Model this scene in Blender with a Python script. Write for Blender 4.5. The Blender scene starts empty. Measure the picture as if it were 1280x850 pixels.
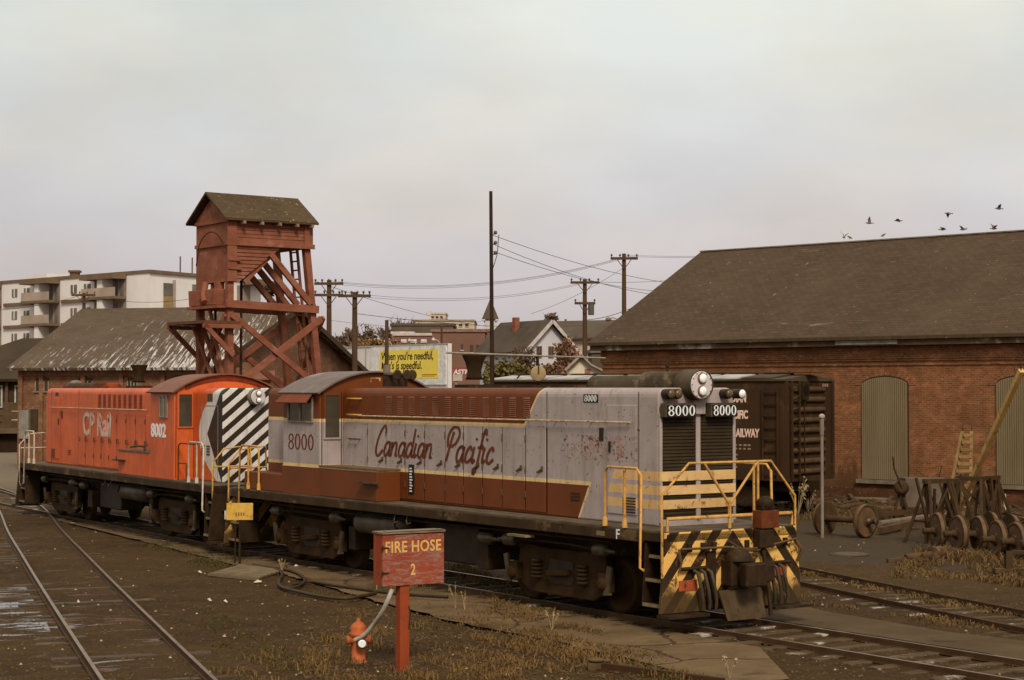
import bpy, math, random
import numpy as np
from mathutils import Vector, Matrix
random.seed(7)
R = math.radians
scn = bpy.context.scene
COL = scn.collection
# ---------------------------------------------------------------- camera
EYE = 4.05; FPX = 2250.0; PITCH = math.atan(61 / FPX)
cam = bpy.data.cameras.new('camera'); camo = bpy.data.objects.new('camera', cam); COL.objects.link(camo)
camo.location = (0, 0, EYE); camo.rotation_euler = (R(90) + PITCH, 0, 0)
cam.sensor_width = 36; cam.lens = FPX / 1280 * 36; cam.clip_start = .5; cam.clip_end = 6000
scn.camera = camo
# ---------------------------------------------------------------- world: overcast
SUN_EL, SUN_AZ = R(42), R(168)
w = bpy.data.worlds.new('World'); scn.world = w; w.use_nodes = True
nt = w.node_tree; nt.nodes.clear()
def wn(t, **k):
    n = nt.nodes.new(t)
    for a, b in k.items(): setattr(n, a, b)
    return n
sky = wn('ShaderNodeTexSky', sky_type='NISHITA', sun_disc=False); sky.sun_elevation = SUN_EL; sky.sun_rotation = R(168)
b1 = wn('ShaderNodeBackground'); b1.inputs['Strength'].default_value = .06; nt.links.new(sky.outputs[0], b1.inputs[0])
tc = wn('ShaderNodeTexCoord'); sp = wn('ShaderNodeSeparateXYZ'); nt.links.new(tc.outputs['Generated'], sp.inputs[0])
rmp = wn('ShaderNodeValToRGB'); nt.links.new(sp.outputs[2], rmp.inputs[0])
cr = rmp.color_ramp; cr.elements[0].position = 0.0; cr.elements[0].color = (.37, .305, .315, 1)
cr.elements[1].position = .20; cr.elements[1].color = (.515, .515, .475, 1)
e = cr.elements.new(.07); e.color = (.43, .378, .38, 1)
e = cr.elements.new(.125); e.color = (.475, .45, .435, 1)
e = cr.elements.new(.6); e.color = (.58, .575, .53, 1)
mp = wn('ShaderNodeMapping'); mp.inputs['Scale'].default_value = (2.8, 2.8, 6.5); nt.links.new(tc.outputs['Generated'], mp.inputs[0])
no = wn('ShaderNodeTexNoise'); no.inputs['Scale'].default_value = 1.6; no.inputs['Detail'].default_value = 5; no.inputs['Roughness'].default_value = .5
nt.links.new(mp.outputs[0], no.inputs['Vector'])
mr = wn('ShaderNodeMapRange'); mr.inputs[1].default_value = .3; mr.inputs[2].default_value = .7; mr.inputs[3].default_value = .85; mr.inputs[4].default_value = 1.09
nt.links.new(no.outputs[0], mr.inputs[0])
vm = wn('ShaderNodeVectorMath', operation='SCALE'); no2 = wn('ShaderNodeTexNoise'); no2.inputs['Scale'].default_value = 2.6; no2.inputs['Detail'].default_value = 4; nt.links.new(mp.outputs[0], no2.inputs['Vector'])
tn = wn('ShaderNodeValToRGB'); tn.color_ramp.elements[0].position = .4; tn.color_ramp.elements[0].color = (.955,.98,1,1); tn.color_ramp.elements[1].position = .62; tn.color_ramp.elements[1].color = (1,.985,.93,1); nt.links.new(no2.outputs[0], tn.inputs[0])
vt = wn('ShaderNodeVectorMath', operation='MULTIPLY'); nt.links.new(rmp.outputs[0], vt.inputs[0]); nt.links.new(tn.outputs[0], vt.inputs[1]); nt.links.new(vt.outputs[0], vm.inputs[0]); nt.links.new(mr.outputs[0], vm.inputs['Scale'])
b2 = wn('ShaderNodeBackground'); nt.links.new(vm.outputs[0], b2.inputs[0]); b2.inputs['Strength'].default_value = 1.0
mx = wn('ShaderNodeMixShader'); mx.inputs[0].default_value = .9; nt.links.new(b1.outputs[0], mx.inputs[1]); nt.links.new(b2.outputs[0], mx.inputs[2])
wo = wn('ShaderNodeOutputWorld'); nt.links.new(mx.outputs[0], wo.inputs[0])
sl = bpy.data.lights.new('sun', 'SUN'); sl.energy = 2.0; sl.angle = R(14); sl.color = (1, .93, .82)
so = bpy.data.objects.new('sun', sl); COL.objects.link(so)
sd = Vector((math.cos(SUN_EL) * math.sin(SUN_AZ), math.cos(SUN_EL) * math.cos(SUN_AZ), math.sin(SUN_EL)))
so.rotation_euler = sd.to_track_quat('Z', 'Y').to_euler()
vs = scn.view_settings; vs.view_transform = 'Standard'; vs.look = 'None'; vs.exposure = 0.66; vs.gamma = 1; vs.use_curve_mapping = False
# ---------------------------------------------------------------- layout maths (image point + distance -> place in the yard)
def ray(x, y):
    u = (x - 640) / FPX; v = (425 - y) / FPX; c, s = math.cos(PITCH), math.sin(PITCH)
    return np.array([u, c - s * v, s + c * v])
O0 = np.array([0, 0, EYE])
def at(x, y, Y): r = ray(x, y); return Vector(r * (Y / r[1]) + O0)
def gnd(x, y, z=-.1): r = ray(x, y); return Vector(r * ((z - EYE) / r[2]) + O0)
def heading(th): t = R(th); return np.array([math.sin(t), -math.cos(t), 0]), np.array([math.cos(t), math.sin(t), 0])
def on_y(x, y, fr, yl):
    c, fx, fy = fr; r = ray(x, y); t = (np.dot(c - O0, fy) + yl) / np.dot(r, fy); p = O0 + r * t
    return float(np.dot(p - c, fx)), float(p[2])
def on_x(x, y, fr, xl):
    c, fx, fy = fr; r = ray(x, y); t = (np.dot(c - O0, fx) + xl) / np.dot(r, fx); p = O0 + r * t
    return float(np.dot(p - c, fy)), float(p[2])
# ---------------------------------------------------------------- mesh builder
class MB:
    def __init__(s): s.v = []; s.f = []; s.sm = []
    def add(s, vs, fs, sm=False):
        o = len(s.v); s.v += [tuple(p) for p in vs]; s.f += [tuple(i + o for i in f) for f in fs]; s.sm += [sm] * len(fs); return s
    def box(s, x0, x1, y0, y1, z0, z1):
        x0, x1 = min(x0, x1), max(x0, x1); y0, y1 = min(y0, y1), max(y0, y1); z0, z1 = min(z0, z1), max(z0, z1)
        return s.add([(x0,y0,z0),(x1,y0,z0),(x1,y1,z0),(x0,y1,z0),(x0,y0,z1),(x1,y0,z1),(x1,y1,z1),(x0,y1,z1)],
                     [(0,3,2,1),(4,5,6,7),(0,1,5,4),(1,2,6,5),(2,3,7,6),(3,0,4,7)])
    def beam(s, a, b, wd, ht, up=(0, 0, 1)):
        a, b = Vector(a), Vector(b); d = (b - a).normalized(); up = Vector(up)
        if abs(d.dot(up)) > .97: up = Vector((1, 0, 0))
        x = d.cross(up).normalized(); u = x.cross(d)
        x *= wd / 2; u *= ht / 2
        vs = [p + i * x + j * u for p in (a, b) for i, j in ((-1,-1),(1,-1),(1,1),(-1,1))]
        return s.add(vs, [(3,2,1,0),(4,5,6,7),(0,1,5,4),(1,2,6,5),(2,3,7,6),(3,0,4,7)])
    def tube(s, pts, r, n=8, r2=None, cap=True):
        pts = [Vector(p) for p in pts]; m = len(pts); vs = []; prev = None
        for i, p in enumerate(pts):
            d = (pts[min(i+1, m-1)] - pts[max(i-1, 0)]).normalized()
            if prev is None:
                up = Vector((0, 0, 1)) if abs(d.z) < .9 else Vector((1, 0, 0)); x = d.cross(up).normalized()
            else: x = (prev - d * prev.dot(d)).normalized()
            prev = x; y = d.cross(x); rr = r if r2 is None else r + (r2 - r) * i / (m - 1)
            vs += [p + x * rr * math.cos(2*math.pi*k/n) + y * rr * math.sin(2*math.pi*k/n) for k in range(n)]
        fs = [(i*n+k, i*n+(k+1)%n, (i+1)*n+(k+1)%n, (i+1)*n+k) for i in range(m-1) for k in range(n)]
        s.add(vs, fs, True)
        if cap:
            s.add(vs[:n], [tuple(range(n-1, -1, -1))]); s.add(vs[-n:], [tuple(range(n))])
        return s
    def cyl(s, a, b, r, n=16, r2=None): return s.tube([a, b], r, n, r2)
    def lathe(s, o, ax, prof, n=20):   # prof: (distance along ax, radius)
        o = Vector(o); ax = Vector(ax).normalized(); up = Vector((0,0,1)) if abs(ax.z) < .9 else Vector((1,0,0))
        x = ax.cross(up).normalized(); y = ax.cross(x); vs = []
        for t, r in prof: vs += [o + ax*t + x*r*math.cos(2*math.pi*k/n) + y*r*math.sin(2*math.pi*k/n) for k in range(n)]
        m = len(prof); s.add(vs, [(i*n+k, i*n+(k+1)%n, (i+1)*n+(k+1)%n, (i+1)*n+k) for i in range(m-1) for k in range(n)], True)
        s.add(vs[:n], [tuple(range(n-1,-1,-1))]); s.add(vs[-n:], [tuple(range(n))]); return s
    def prism(s, a, b):  # two matching loops
        n = len(a); return s.add(list(a) + list(b), [tuple(range(n-1,-1,-1)), tuple(range(n, 2*n))] + [(i, (i+1)%n, n+(i+1)%n, n+i) for i in range(n)])
    def ex_x(s, prof, x0, x1): return s.prism([(x0, y, z) for y, z in prof], [(x1, y, z) for y, z in prof])
    def ex_y(s, prof, y0, y1): return s.prism([(x, y0, z) for x, z in prof], [(x, y1, z) for x, z in prof])
    def ex_z(s, prof, z0, z1): return s.prism([(x, y, z0) for x, y in prof], [(x, y, z1) for x, y in prof])
    def build(s, name, mat, parent=None, bevel=0, seg=2):
        me = bpy.data.meshes.new(name); V = np.array(s.v, float)
        me.from_pydata([tuple(p) for p in V], [], s.f); me.update()
        import bmesh
        bm = bmesh.new(); bm.from_mesh(me); bmesh.ops.recalc_face_normals(bm, faces=bm.faces)
        uv = bm.loops.layers.uv.new('UVMap')
        for f, sm in zip(bm.faces, s.sm):
            f.smooth = sm; nn = f.normal
            if abs(nn.z) > .995: t = Vector((1,0,0)); b = Vector((0,1,0))
            else: t = Vector((-nn.y, nn.x, 0)).normalized(); b = nn.cross(t)
            if b.z < 0: b = -b
            for l in f.loops: l[uv].uv = (l.vert.co.dot(t), l.vert.co.dot(b))
        bm.to_mesh(me); bm.free()
        o = bpy.data.objects.new(name, me); COL.objects.link(o); me.materials.append(mat)
        if parent: o.parent = parent
        if bevel:
            md = o.modifiers.new('bevel', 'BEVEL'); md.width = bevel; md.segments = seg; md.limit_method = 'ANGLE'; md.angle_limit = R(35)
        return o
def tag(o, label=None, cat=None, group=None, kind=None):
    if label: o['label'] = label
    if cat: o['category'] = cat
    if group: o['group'] = group
    if kind: o['kind'] = kind
    return o
def thing(name, loc=(0,0,0), rz=0, label=None, cat=None, group=None):
    o = bpy.data.objects.new(name, None); COL.objects.link(o); o.location = loc; o.rotation_euler = (0, 0, rz); o.empty_display_size = .2
    return tag(o, label, cat, group)
def copy_tree(o, parent=None):
    c = o.copy(); COL.objects.link(c)
    if parent: c.parent = parent
    for ch in list(o.children): copy_tree(ch, c)
    return c
# ---------------------------------------------------------------- materials
MATS = {}
def newmat(name, rough=.8, metal=0, spec=.3):
    m = bpy.data.materials.new(name); m.use_nodes = True; t = m.node_tree; p = t.nodes['Principled BSDF']
    p.inputs['Roughness'].default_value = rough; p.inputs['Metallic'].default_value = metal; p.inputs['Specular IOR Level'].default_value = spec; p.inputs['Specular Tint'].default_value = (1, .80, .58, 1) if rough > .5 else (1, .93, .86, 1)
    MATS[name] = m; return m, t, p
def nd(t, ty, **k):
    n = t.nodes.new(ty)
    for a, b in k.items(): setattr(n, a, b)
    return n
def warm(c):   # brown shadow tone put into the base colours: darker ones lose blue
    L = .3*c[0] + .59*c[1] + .11*c[2]; k = math.exp(-L / .11); return (c[0]*(1+.08*k), c[1]*(1-.13*k), c[2]*(1-.52*k))
def mixc(t, fac, a, b, op='MIX'):
    n = nd(t, 'ShaderNodeMix', data_type='RGBA', blend_type=op)
    for s, v in ((n.inputs[0], fac), (n.inputs[6], a), (n.inputs[7], b)):
        if isinstance(v, (int, float)): s.default_value = v
        elif isinstance(v, tuple): s.default_value = (*warm(v), 1)
        else: t.links.new(v, s)
    return n.outputs[2]
def noise(t, scale, stretch=(1,1,1), detail=6, rough=.6, lo=.4, hi=.6, src='Object', out=(0, 1)):
    c = nd(t, 'ShaderNodeTexCoord'); m = nd(t, 'ShaderNodeMapping'); m.inputs['Scale'].default_value = stretch
    t.links.new(c.outputs[src], m.inputs[0]); n = nd(t, 'ShaderNodeTexNoise'); n.inputs['Scale'].default_value = scale
    n.inputs['Detail'].default_value = detail; n.inputs['Roughness'].default_value = rough; t.links.new(m.outputs[0], n.inputs['Vector'])
    r = nd(t, 'ShaderNodeMapRange'); r.inputs[1].default_value = lo; r.inputs[2].default_value = hi; r.inputs[3].default_value = out[0]; r.inputs[4].default_value = out[1]
    t.links.new(n.outputs[0], r.inputs[0]); return r.outputs[0]
def bump(t, p, h, strength=.3, dist=.02):
    b = nd(t, 'ShaderNodeBump'); b.inputs['Strength'].default_value = strength; b.inputs['Distance'].default_value = dist
    t.links.new(h, b.inputs['Height']); t.links.new(b.outputs[0], p.inputs['Normal'])
def M(name, c1, c2=None, scale=3, stretch=(1,1,1), rough=.8, metal=0, spec=.22, bmp=0, bd=.01, c3=None, s3=1.0, lo=.35, hi=.65):
    if name in MATS: return MATS[name]
    m, t, p = newmat(name, rough, metal, spec)
    if c2 is None: c2 = tuple(x * .72 for x in c1)
    f = noise(t, scale, stretch, lo=lo, hi=hi); col = mixc(t, f, c1, c2)
    if c3: col = mixc(t, noise(t, s3, (1,1,1), detail=8, rough=.7, lo=.56, hi=.64), col, c3)
    t.links.new(col, p.inputs['Base Color'])
    if bmp: bump(t, p, noise(t, scale * 4, stretch, lo=.3, hi=.7), bmp, bd)
    return m
class X:   # tiny node maths language
    def __init__(s, t, o): s.t = t; s.o = o
    def op(s, o, b=None, c=None):
        n = nd(s.t, 'ShaderNodeMath', operation=o)
        s.t.links.new(s.o, n.inputs[0])
        for i, v in ((1, b), (2, c)):
            if v is None: continue
            if isinstance(v, X): s.t.links.new(v.o, n.inputs[i])
            else: n.inputs[i].default_value = v
        return X(s.t, n.outputs[0])
    def __add__(s, b): return s.op('ADD', b)
    def __sub__(s, b): return s.op('SUBTRACT', b)
    def __mul__(s, b): return s.op('MULTIPLY', b)
    def __gt__(s, b): return s.op('GREATER_THAN', b)
    def __lt__(s, b): return s.op('LESS_THAN', b)
    def __and__(s, b): return s.op('MULTIPLY', b)
    def __or__(s, b): return s.op('MAXIMUM', b)
    def abs(s): return s.op('ABSOLUTE')
    def frac(s): return s.op('FRACT')
def coords(t, src='Object'):
    c = nd(t, 'ShaderNodeTexCoord'); sp = nd(t, 'ShaderNodeSeparateXYZ'); t.links.new(c.outputs[src], sp.inputs[0])
    return [X(t, sp.outputs[i]) for i in range(3)]
def brick(name, a, b, mortar, bw=.22, bh=.075, ms=.012, grime=.5, dirt=(.03,.018,.01), damp=False):
    m, t, p = newmat(name, .9); c = nd(t, 'ShaderNodeTexCoord'); k = nd(t, 'ShaderNodeTexBrick')
    t.links.new(c.outputs['UV'], k.inputs['Vector']); k.inputs['Color1'].default_value = (*warm(a),1); k.inputs['Color2'].default_value = (*warm(b),1); k.inputs['Mortar'].default_value = (*warm(mortar),1)
    k.inputs['Scale'].default_value = 1; k.inputs['Brick Width'].default_value = bw; k.inputs['Row Height'].default_value = bh; k.inputs['Mortar Size'].default_value = ms
    k.inputs['Bias'].default_value = -.1
    col = mixc(t, noise(t, .35, (1,1,1.6), detail=8, rough=.65, lo=.4, hi=.7, out=(0, grime)), k.outputs[0], dirt)
    col = mixc(t, noise(t, 2.2, detail=8, rough=.8, lo=.38, hi=.62, out=(0, .7)), col, tuple(x*.42 for x in a)); col = mixc(t, noise(t, .8, (1,1,2), detail=9, rough=.8, lo=.52, hi=.66, out=(0, .5)), col, tuple(min(1,x*1.7+.02) for x in a))
    col = mixc(t, noise(t, 9, detail=3, lo=.64, hi=.70, out=(0, .5)), col, (.42,.33,.26))
    if damp:   # damp, sooty staining creeping up from the ground in tongues
        zz = coords(t)[2]; dm = (X(t, noise(t, 1.1, (1,1,.45), detail=8, rough=.75, lo=.25, hi=.75, out=(-1.1,1.3))) - zz + .9).op('MULTIPLY', 1.6).op('MINIMUM', .72).op('MAXIMUM', 0.0)
        col = mixc(t, dm.o, col, (.050,.030,.014))
        so_ = noise(t, .9, (1,1,.16), detail=8, rough=.75, lo=.55, hi=.72, out=(0,.5)); col = mixc(t, so_, col, (.06,.032,.018))
    t.links.new(col, p.inputs['Base Color']); bump(t, p, k.outputs['Fac'], -.25, .01); return m
# ---------------------------------------------------------------- palette
under = M('under_grime', (.028,.016,.009), (.012,.007,.004), scale=4, rough=.7, spec=.25, bmp=.3, c3=(.04,.024,.013), s3=2.5)
truckm = M('truck_dust', (.036,.020,.009), (.017,.009,.004), scale=2.5, rough=.85, spec=.2, bmp=.3)
steelg = M('dull_steel', (.095,.08,.065), (.04,.03,.022), scale=6, rough=.45, metal=.4)
shiny = M('worn_steel', (.5,.47,.43), (.3,.26,.22), scale=10, rough=.3, metal=.8)
sill = M('sill_black', (.040,.026,.015), (.022,.013,.007), scale=3, stretch=(1,1,.4), rough=.75, c3=(.10,.065,.035), s3=1.6)
deckm = M('deck_grey', (.105,.085,.068), (.06,.045,.034), scale=2.5, rough=.85)
black = M('black_paint', (.016,.011,.008), (.03,.02,.013), scale=5, rough=.5)
duct = M('sooty_duct', (.075,.062,.048), (.035,.027,.02), scale=2, rough=.7, c3=(.13,.10,.075), s3=1.5)
creamp = M('cream_paint', (.62,.39,.165), (.52,.31,.12), scale=4, rough=.6, c3=(.18,.09,.04), s3=5)
yellowp = M('worn_yellow', (.54,.29,.075), (.40,.20,.05), scale=8, rough=.6, c3=(.13,.06,.025), s3=6)
whitep = M('old_white', (.50,.41,.32), (.34,.25,.18), scale=6, rough=.6)
lampglass = M('lamp_glass', (.82,.80,.76), (.7,.68,.64), scale=3, rough=.12, spec=.7)
glassd = M('dark_glass', (.035,.032,.028), (.06,.055,.05), scale=1.5, rough=.12, spec=.6)
glassl = M('dusty_glass', (.15,.135,.115), (.08,.07,.06), scale=1.2, rough=.2, spec=.5)
numblk = M('number_black', (.012,.011,.010), rough=.4)
numwht = M('number_white', (.72,.70,.66), (.62,.60,.55), rough=.5)
redbox = M('faded_red', (.13,.035,.015), (.08,.022,.010), scale=6, rough=.7)
grille = M('radiator_dark', (.030,.022,.013), (.018,.012,.007), scale=2, rough=.6)
roofg = M('cab_roof_grey', (.155,.12,.115), (.11,.085,.08), scale=2, rough=.55, c3=(.22,.17,.16), s3=1.2)

def streaks(t, col, dark, amt=.45, sc=5):
    c = mixc(t, noise(t, sc, (1.4,1.4,.12), detail=6, rough=.7, lo=.5, hi=.78, out=(0, amt)), col, dark)
    return mixc(t, noise(t, 1.1, detail=8, rough=.7, lo=.42, hi=.75, out=(0, amt*.6)), c, dark)
def livery_grey():
    m, t, p = newmat('grey_maroon_livery', .55, 0, .28); x, y, z = coords(t)
    edge = (z - 3.37) * .76 + 3.49
    up = (z > 3.375) & (x < edge) ; lu = ((z > 3.30) & (x < (edge + .06))) & (up.op('SUBTRACT', 1.0).abs())
    le = (z - 2.33) * .54 + 5.6
    lo = (z < 2.27) & (x < le); ll = ((z < 2.345) & (x < (le + .06))) & (lo.op('SUBTRACT', 1.0).abs())
    se = (z - 1.9) * .45 + 6.05
    zb = ((z > 2.43) & (z < 2.60)) | ((z > 2.19) & (z < 2.35)) | ((z > 1.94) & (z < 2.10))
    st = zb & (x > se)
    col = mixc(t, noise(t, 1.2, lo=.3, hi=.7), (.375,.305,.285), (.31,.25,.23))
    mar = mixc(t, noise(t, .9, lo=.3, hi=.7), (.145,.037,.009), (.095,.025,.006))
    col = mixc(t, (up | lo).o, col, mar)
    col = mixc(t, (lu | ll).o, col, (.62,.43,.20)); col = mixc(t, st.o, col, (.60,.36,.15))
    col = streaks(t, col, (.07,.035,.018), .42)
    # flaking patch where old lettering was peeled
    patch = (x > 4.75) & (x < 7.0) & (z > 2.74) & (z < 3.2)
    fl = X(t, noise(t, 7, detail=6, rough=.75, lo=.50, hi=.54)) & patch & X(t, noise(t, 1.9, (1.6,1,.4), detail=2, lo=.46, hi=.52))
    col = mixc(t, fl.op('MULTIPLY', .75).o, col, (.30,.15,.12)); f2 = X(t, noise(t, 13, detail=6, rough=.75, lo=.56, hi=.58)) & patch; col = mixc(t, f2.o, col, (.07,.03,.018))
    col = mixc(t, noise(t, 3.2, (1,1,.35), detail=9, rough=.8, lo=.60, hi=.66, out=(0,.6)), col, (.11,.055,.028))
    col = mixc(t, noise(t, 14, detail=4, rough=.6, lo=.655, hi=.68, out=(0, .85)), col, (.06,.025,.012))
    t.links.new(col, p.inputs['Base Color']); bump(t, p, noise(t, 2.5, lo=.2, hi=.8), .12, .02); return m
def livery_red():
    m, t, p = newmat('orange_red_livery', .5, 0, .4); x, y, z = coords(t)
    col = mixc(t, noise(t, 1.0, lo=.3, hi=.7), (.62,.106,.019), (.44,.072,.014))
    a = (z - 2.88); curve = (a.op('MULTIPLY', a)) * .78 - 5.92      # curved front edge of the white field
    curve = curve.op('MULTIPLY', -1.0); lim = curve.op('MULTIPLY', -1.0)
    bulge = X(t, (a * a).op('MULTIPLY', -.85).o) - 5.80
    wht = x < bulge
    tri = (((z - 2.88).abs() * .80) < (x.op('MULTIPLY', -1.0) - 6.38)) & (x > -7.445)
    s = (z + y * .82) * 2.85 + .35
    face = x < -7.40
    strp = (s.frac() > .5) & face
    col = mixc(t, wht.o, col, (.60,.55,.49)); col = streaks(t, col, (.10,.026,.010), .5); col = mixc(t, (tri & (face.op('SUBTRACT', 1.0).abs())).o, col, (.014,.008,.005)); col = mixc(t, strp.o, col, (.020,.011,.006))
    col = mixc(t, noise(t, 14, detail=4, rough=.6, lo=.66, hi=.69, out=(0, .8)), col, (.05,.02,.012))
    t.links.new(col, p.inputs['Base Color']); bump(t, p, noise(t, 2.5, lo=.2, hi=.8), .12, .02); return m
def chevron():
    m, t, p = newmat('chevron_paint', .65); x, y, z = coords(t)
    s = (z + y.abs() * 1.22) * 1.72 + .24
    col = mixc(t, (s.frac() > .54).o, (.66,.37,.095), (.022,.013,.008))
    col = mixc(t, noise(t, 5, detail=8, rough=.75, lo=.55, hi=.6), col, (.13,.06,.025))
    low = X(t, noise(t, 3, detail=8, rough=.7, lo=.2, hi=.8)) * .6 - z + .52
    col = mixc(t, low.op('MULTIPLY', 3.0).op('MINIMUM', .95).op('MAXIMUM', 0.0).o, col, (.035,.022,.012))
    t.links.new(col, p.inputs['Base Color']); return m
LG, LR, CH = livery_grey(), livery_red(), chevron()

# ---------------------------------------------------------------- lettering
def textmesh(body, size, mat, name, parent, origin, ux, uz, bold=0, shear=0, align='LEFT', sx=1, depth=.004, space=1.0):
    c = bpy.data.curves.new(name, 'FONT'); c.body = body; c.size = size; c.offset = bold; c.shear = shear; c.extrude = depth; c.align_x = align; c.resolution_u = 3; c.space_character = space
    o = bpy.data.objects.new(name, c); COL.objects.link(o)
    dg = bpy.context.evaluated_depsgraph_get(); me = bpy.data.meshes.new_from_object(o.evaluated_get(dg))
    bpy.data.objects.remove(o); bpy.data.curves.remove(c)
    ux, uz = Vector(ux), Vector(uz); n = ux.cross(uz); og = Vector(origin)
    for v in me.vertices: v.co = og + ux * v.co.x * sx + uz * v.co.y + n * v.co.z
    me.materials.clear(); me.materials.append(mat); o = bpy.data.objects.new(name, me); COL.objects.link(o)
    if parent: o.parent = parent
    return o
def spline(p, k=6):
    if len(p) < 3: return p
    out = []; P = [p[0]] + list(p) + [p[-1]]
    for i in range(1, len(P) - 2):
        for j in range(k):
            t = j / k; a, b, c, d = P[i-1], P[i], P[i+1], P[i+2]
            out.append(tuple(.5*((2*b[q]) + (-a[q]+c[q])*t + (2*a[q]-5*b[q]+4*c[q]-d[q])*t*t + (-a[q]+3*b[q]-3*c[q]+d[q])*t**3) for q in (0, 1)))
    out.append(tuple(p[-1])); return out
def ribbon(mb, pts, wd, f, y0, y1):   # f maps (u,v,depth) -> point
    P = [Vector(q) for q in pts]; L = []; Rr = []
    for i, q in enumerate(P):
        d = (P[min(i+1, len(P)-1)] - P[max(i-1, 0)]); d = d.normalized() if d.length else Vector((1, 0)); n = Vector((-d.y, d.x))
        h = wd/2 * (.75 + .35*abs(d.y)); L.append(q + n*h); Rr.append(q - n*h)
    for i in range(len(P)-1):
        q = [L[i], L[i+1], Rr[i+1], Rr[i]]; mb.prism([f(a.x, a.y, y0) for a in q], [f(a.x, a.y, y1) for a in q])
SC = {'C': (1.30, [[(1.25,1.6),(1.22,1.95),(.95,2.15),(.55,1.75),(.22,.95),(.22,.25),(.6,-.05),(1.15,.4)]]),
 'a': (1.05, [[(.80,.72),(.55,1.0),(.2,.8),(.08,.35),(.28,-.02),(.58,.12),(.80,.55)],[(.86,1.0),(.80,.4),(.86,.02),(1.08,.12)]]),
 'n': (1.0, [[(.10,1.0),(.08,.5),(.04,0)],[(.09,.5),(.34,.93),(.62,.92),(.68,.5),(.68,.05),(.92,.08)]]),
 'd': (1.10, [[(.80,.72),(.55,1.0),(.2,.8),(.08,.35),(.28,-.02),(.58,.12),(.80,.55)],[(.88,2.0),(.84,1.0),(.80,.4),(.86,.02),(1.1,.12)]]),
 'i': (.48, [[(.14,1.0),(.06,.35),(.16,0),(.4,.2)],[(.24,1.42),(.27,1.56)]]),
 'P': (1.25, [[(.55,1.9),(.32,1.0),(.15,0)],[(.1,.9),(-.05,1.6),(.35,2.15),(1.0,2.15),(1.28,1.7),(.95,1.15),(.4,.95)]]),
 'c': (.85, [[(.75,.75),(.52,1),(.16,.65),(.12,.2),(.4,0),(.85,.28)]]),
 'f': (.72, [[(.85,1.75),(.68,2.1),(.48,1.7),(.36,.6),(.2,-.5),(-.05,-.7),(-.1,-.35)],[(.05,.95),(.72,1.05)]])}
def script(text, h, wd, mat, name, parent, f, sx=1.0, shear=.25):
    mb = MB(); x = 0
    for ch in text:
        w_, st = SC[ch]
        for s_ in st: ribbon(mb, [((x + a + b*shear)*h*sx, b*h) for a, b in spline(s_)], wd, f, 0, .006)
        x += w_
    return mb.build(name, mat, parent)
def ring(mb, cx, cz, rx, rz, tx, tz, f, d=.006, n=22):
    for k in range(n):
        a0, a1 = 2*math.pi*k/n, 2*math.pi*(k+1)/n
        q = [(cx+rx*math.cos(a0), cz+rz*math.sin(a0)), (cx+rx*math.cos(a1), cz+rz*math.sin(a1)), (cx+(rx-tx)*math.cos(a1), cz+(rz-tz)*math.sin(a1)), (cx+(rx-tx)*math.cos(a0), cz+(rz-tz)*math.sin(a0))]
        mb.prism([f(u, v, 0) for u, v in q], [f(u, v, d) for u, v in q])
def n8000(w_, h, mat, name, parent, f, slim=.38):   # serif figures 8 0 0 0
    mb = MB(); p = w_/4; rx = p*.42
    ring(mb, p*.5, h*.26, rx, h*.27, rx*slim, h*.06, f); ring(mb, p*.5, h*.75, rx*.88, h*.25, rx*slim*.85, h*.06, f)
    for k in (1.5, 2.5, 3.5): ring(mb, p*k, h*.5, rx, h*.5, rx*slim*1.15, h*.06, f)
    return mb.build(name, mat, parent)

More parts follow.
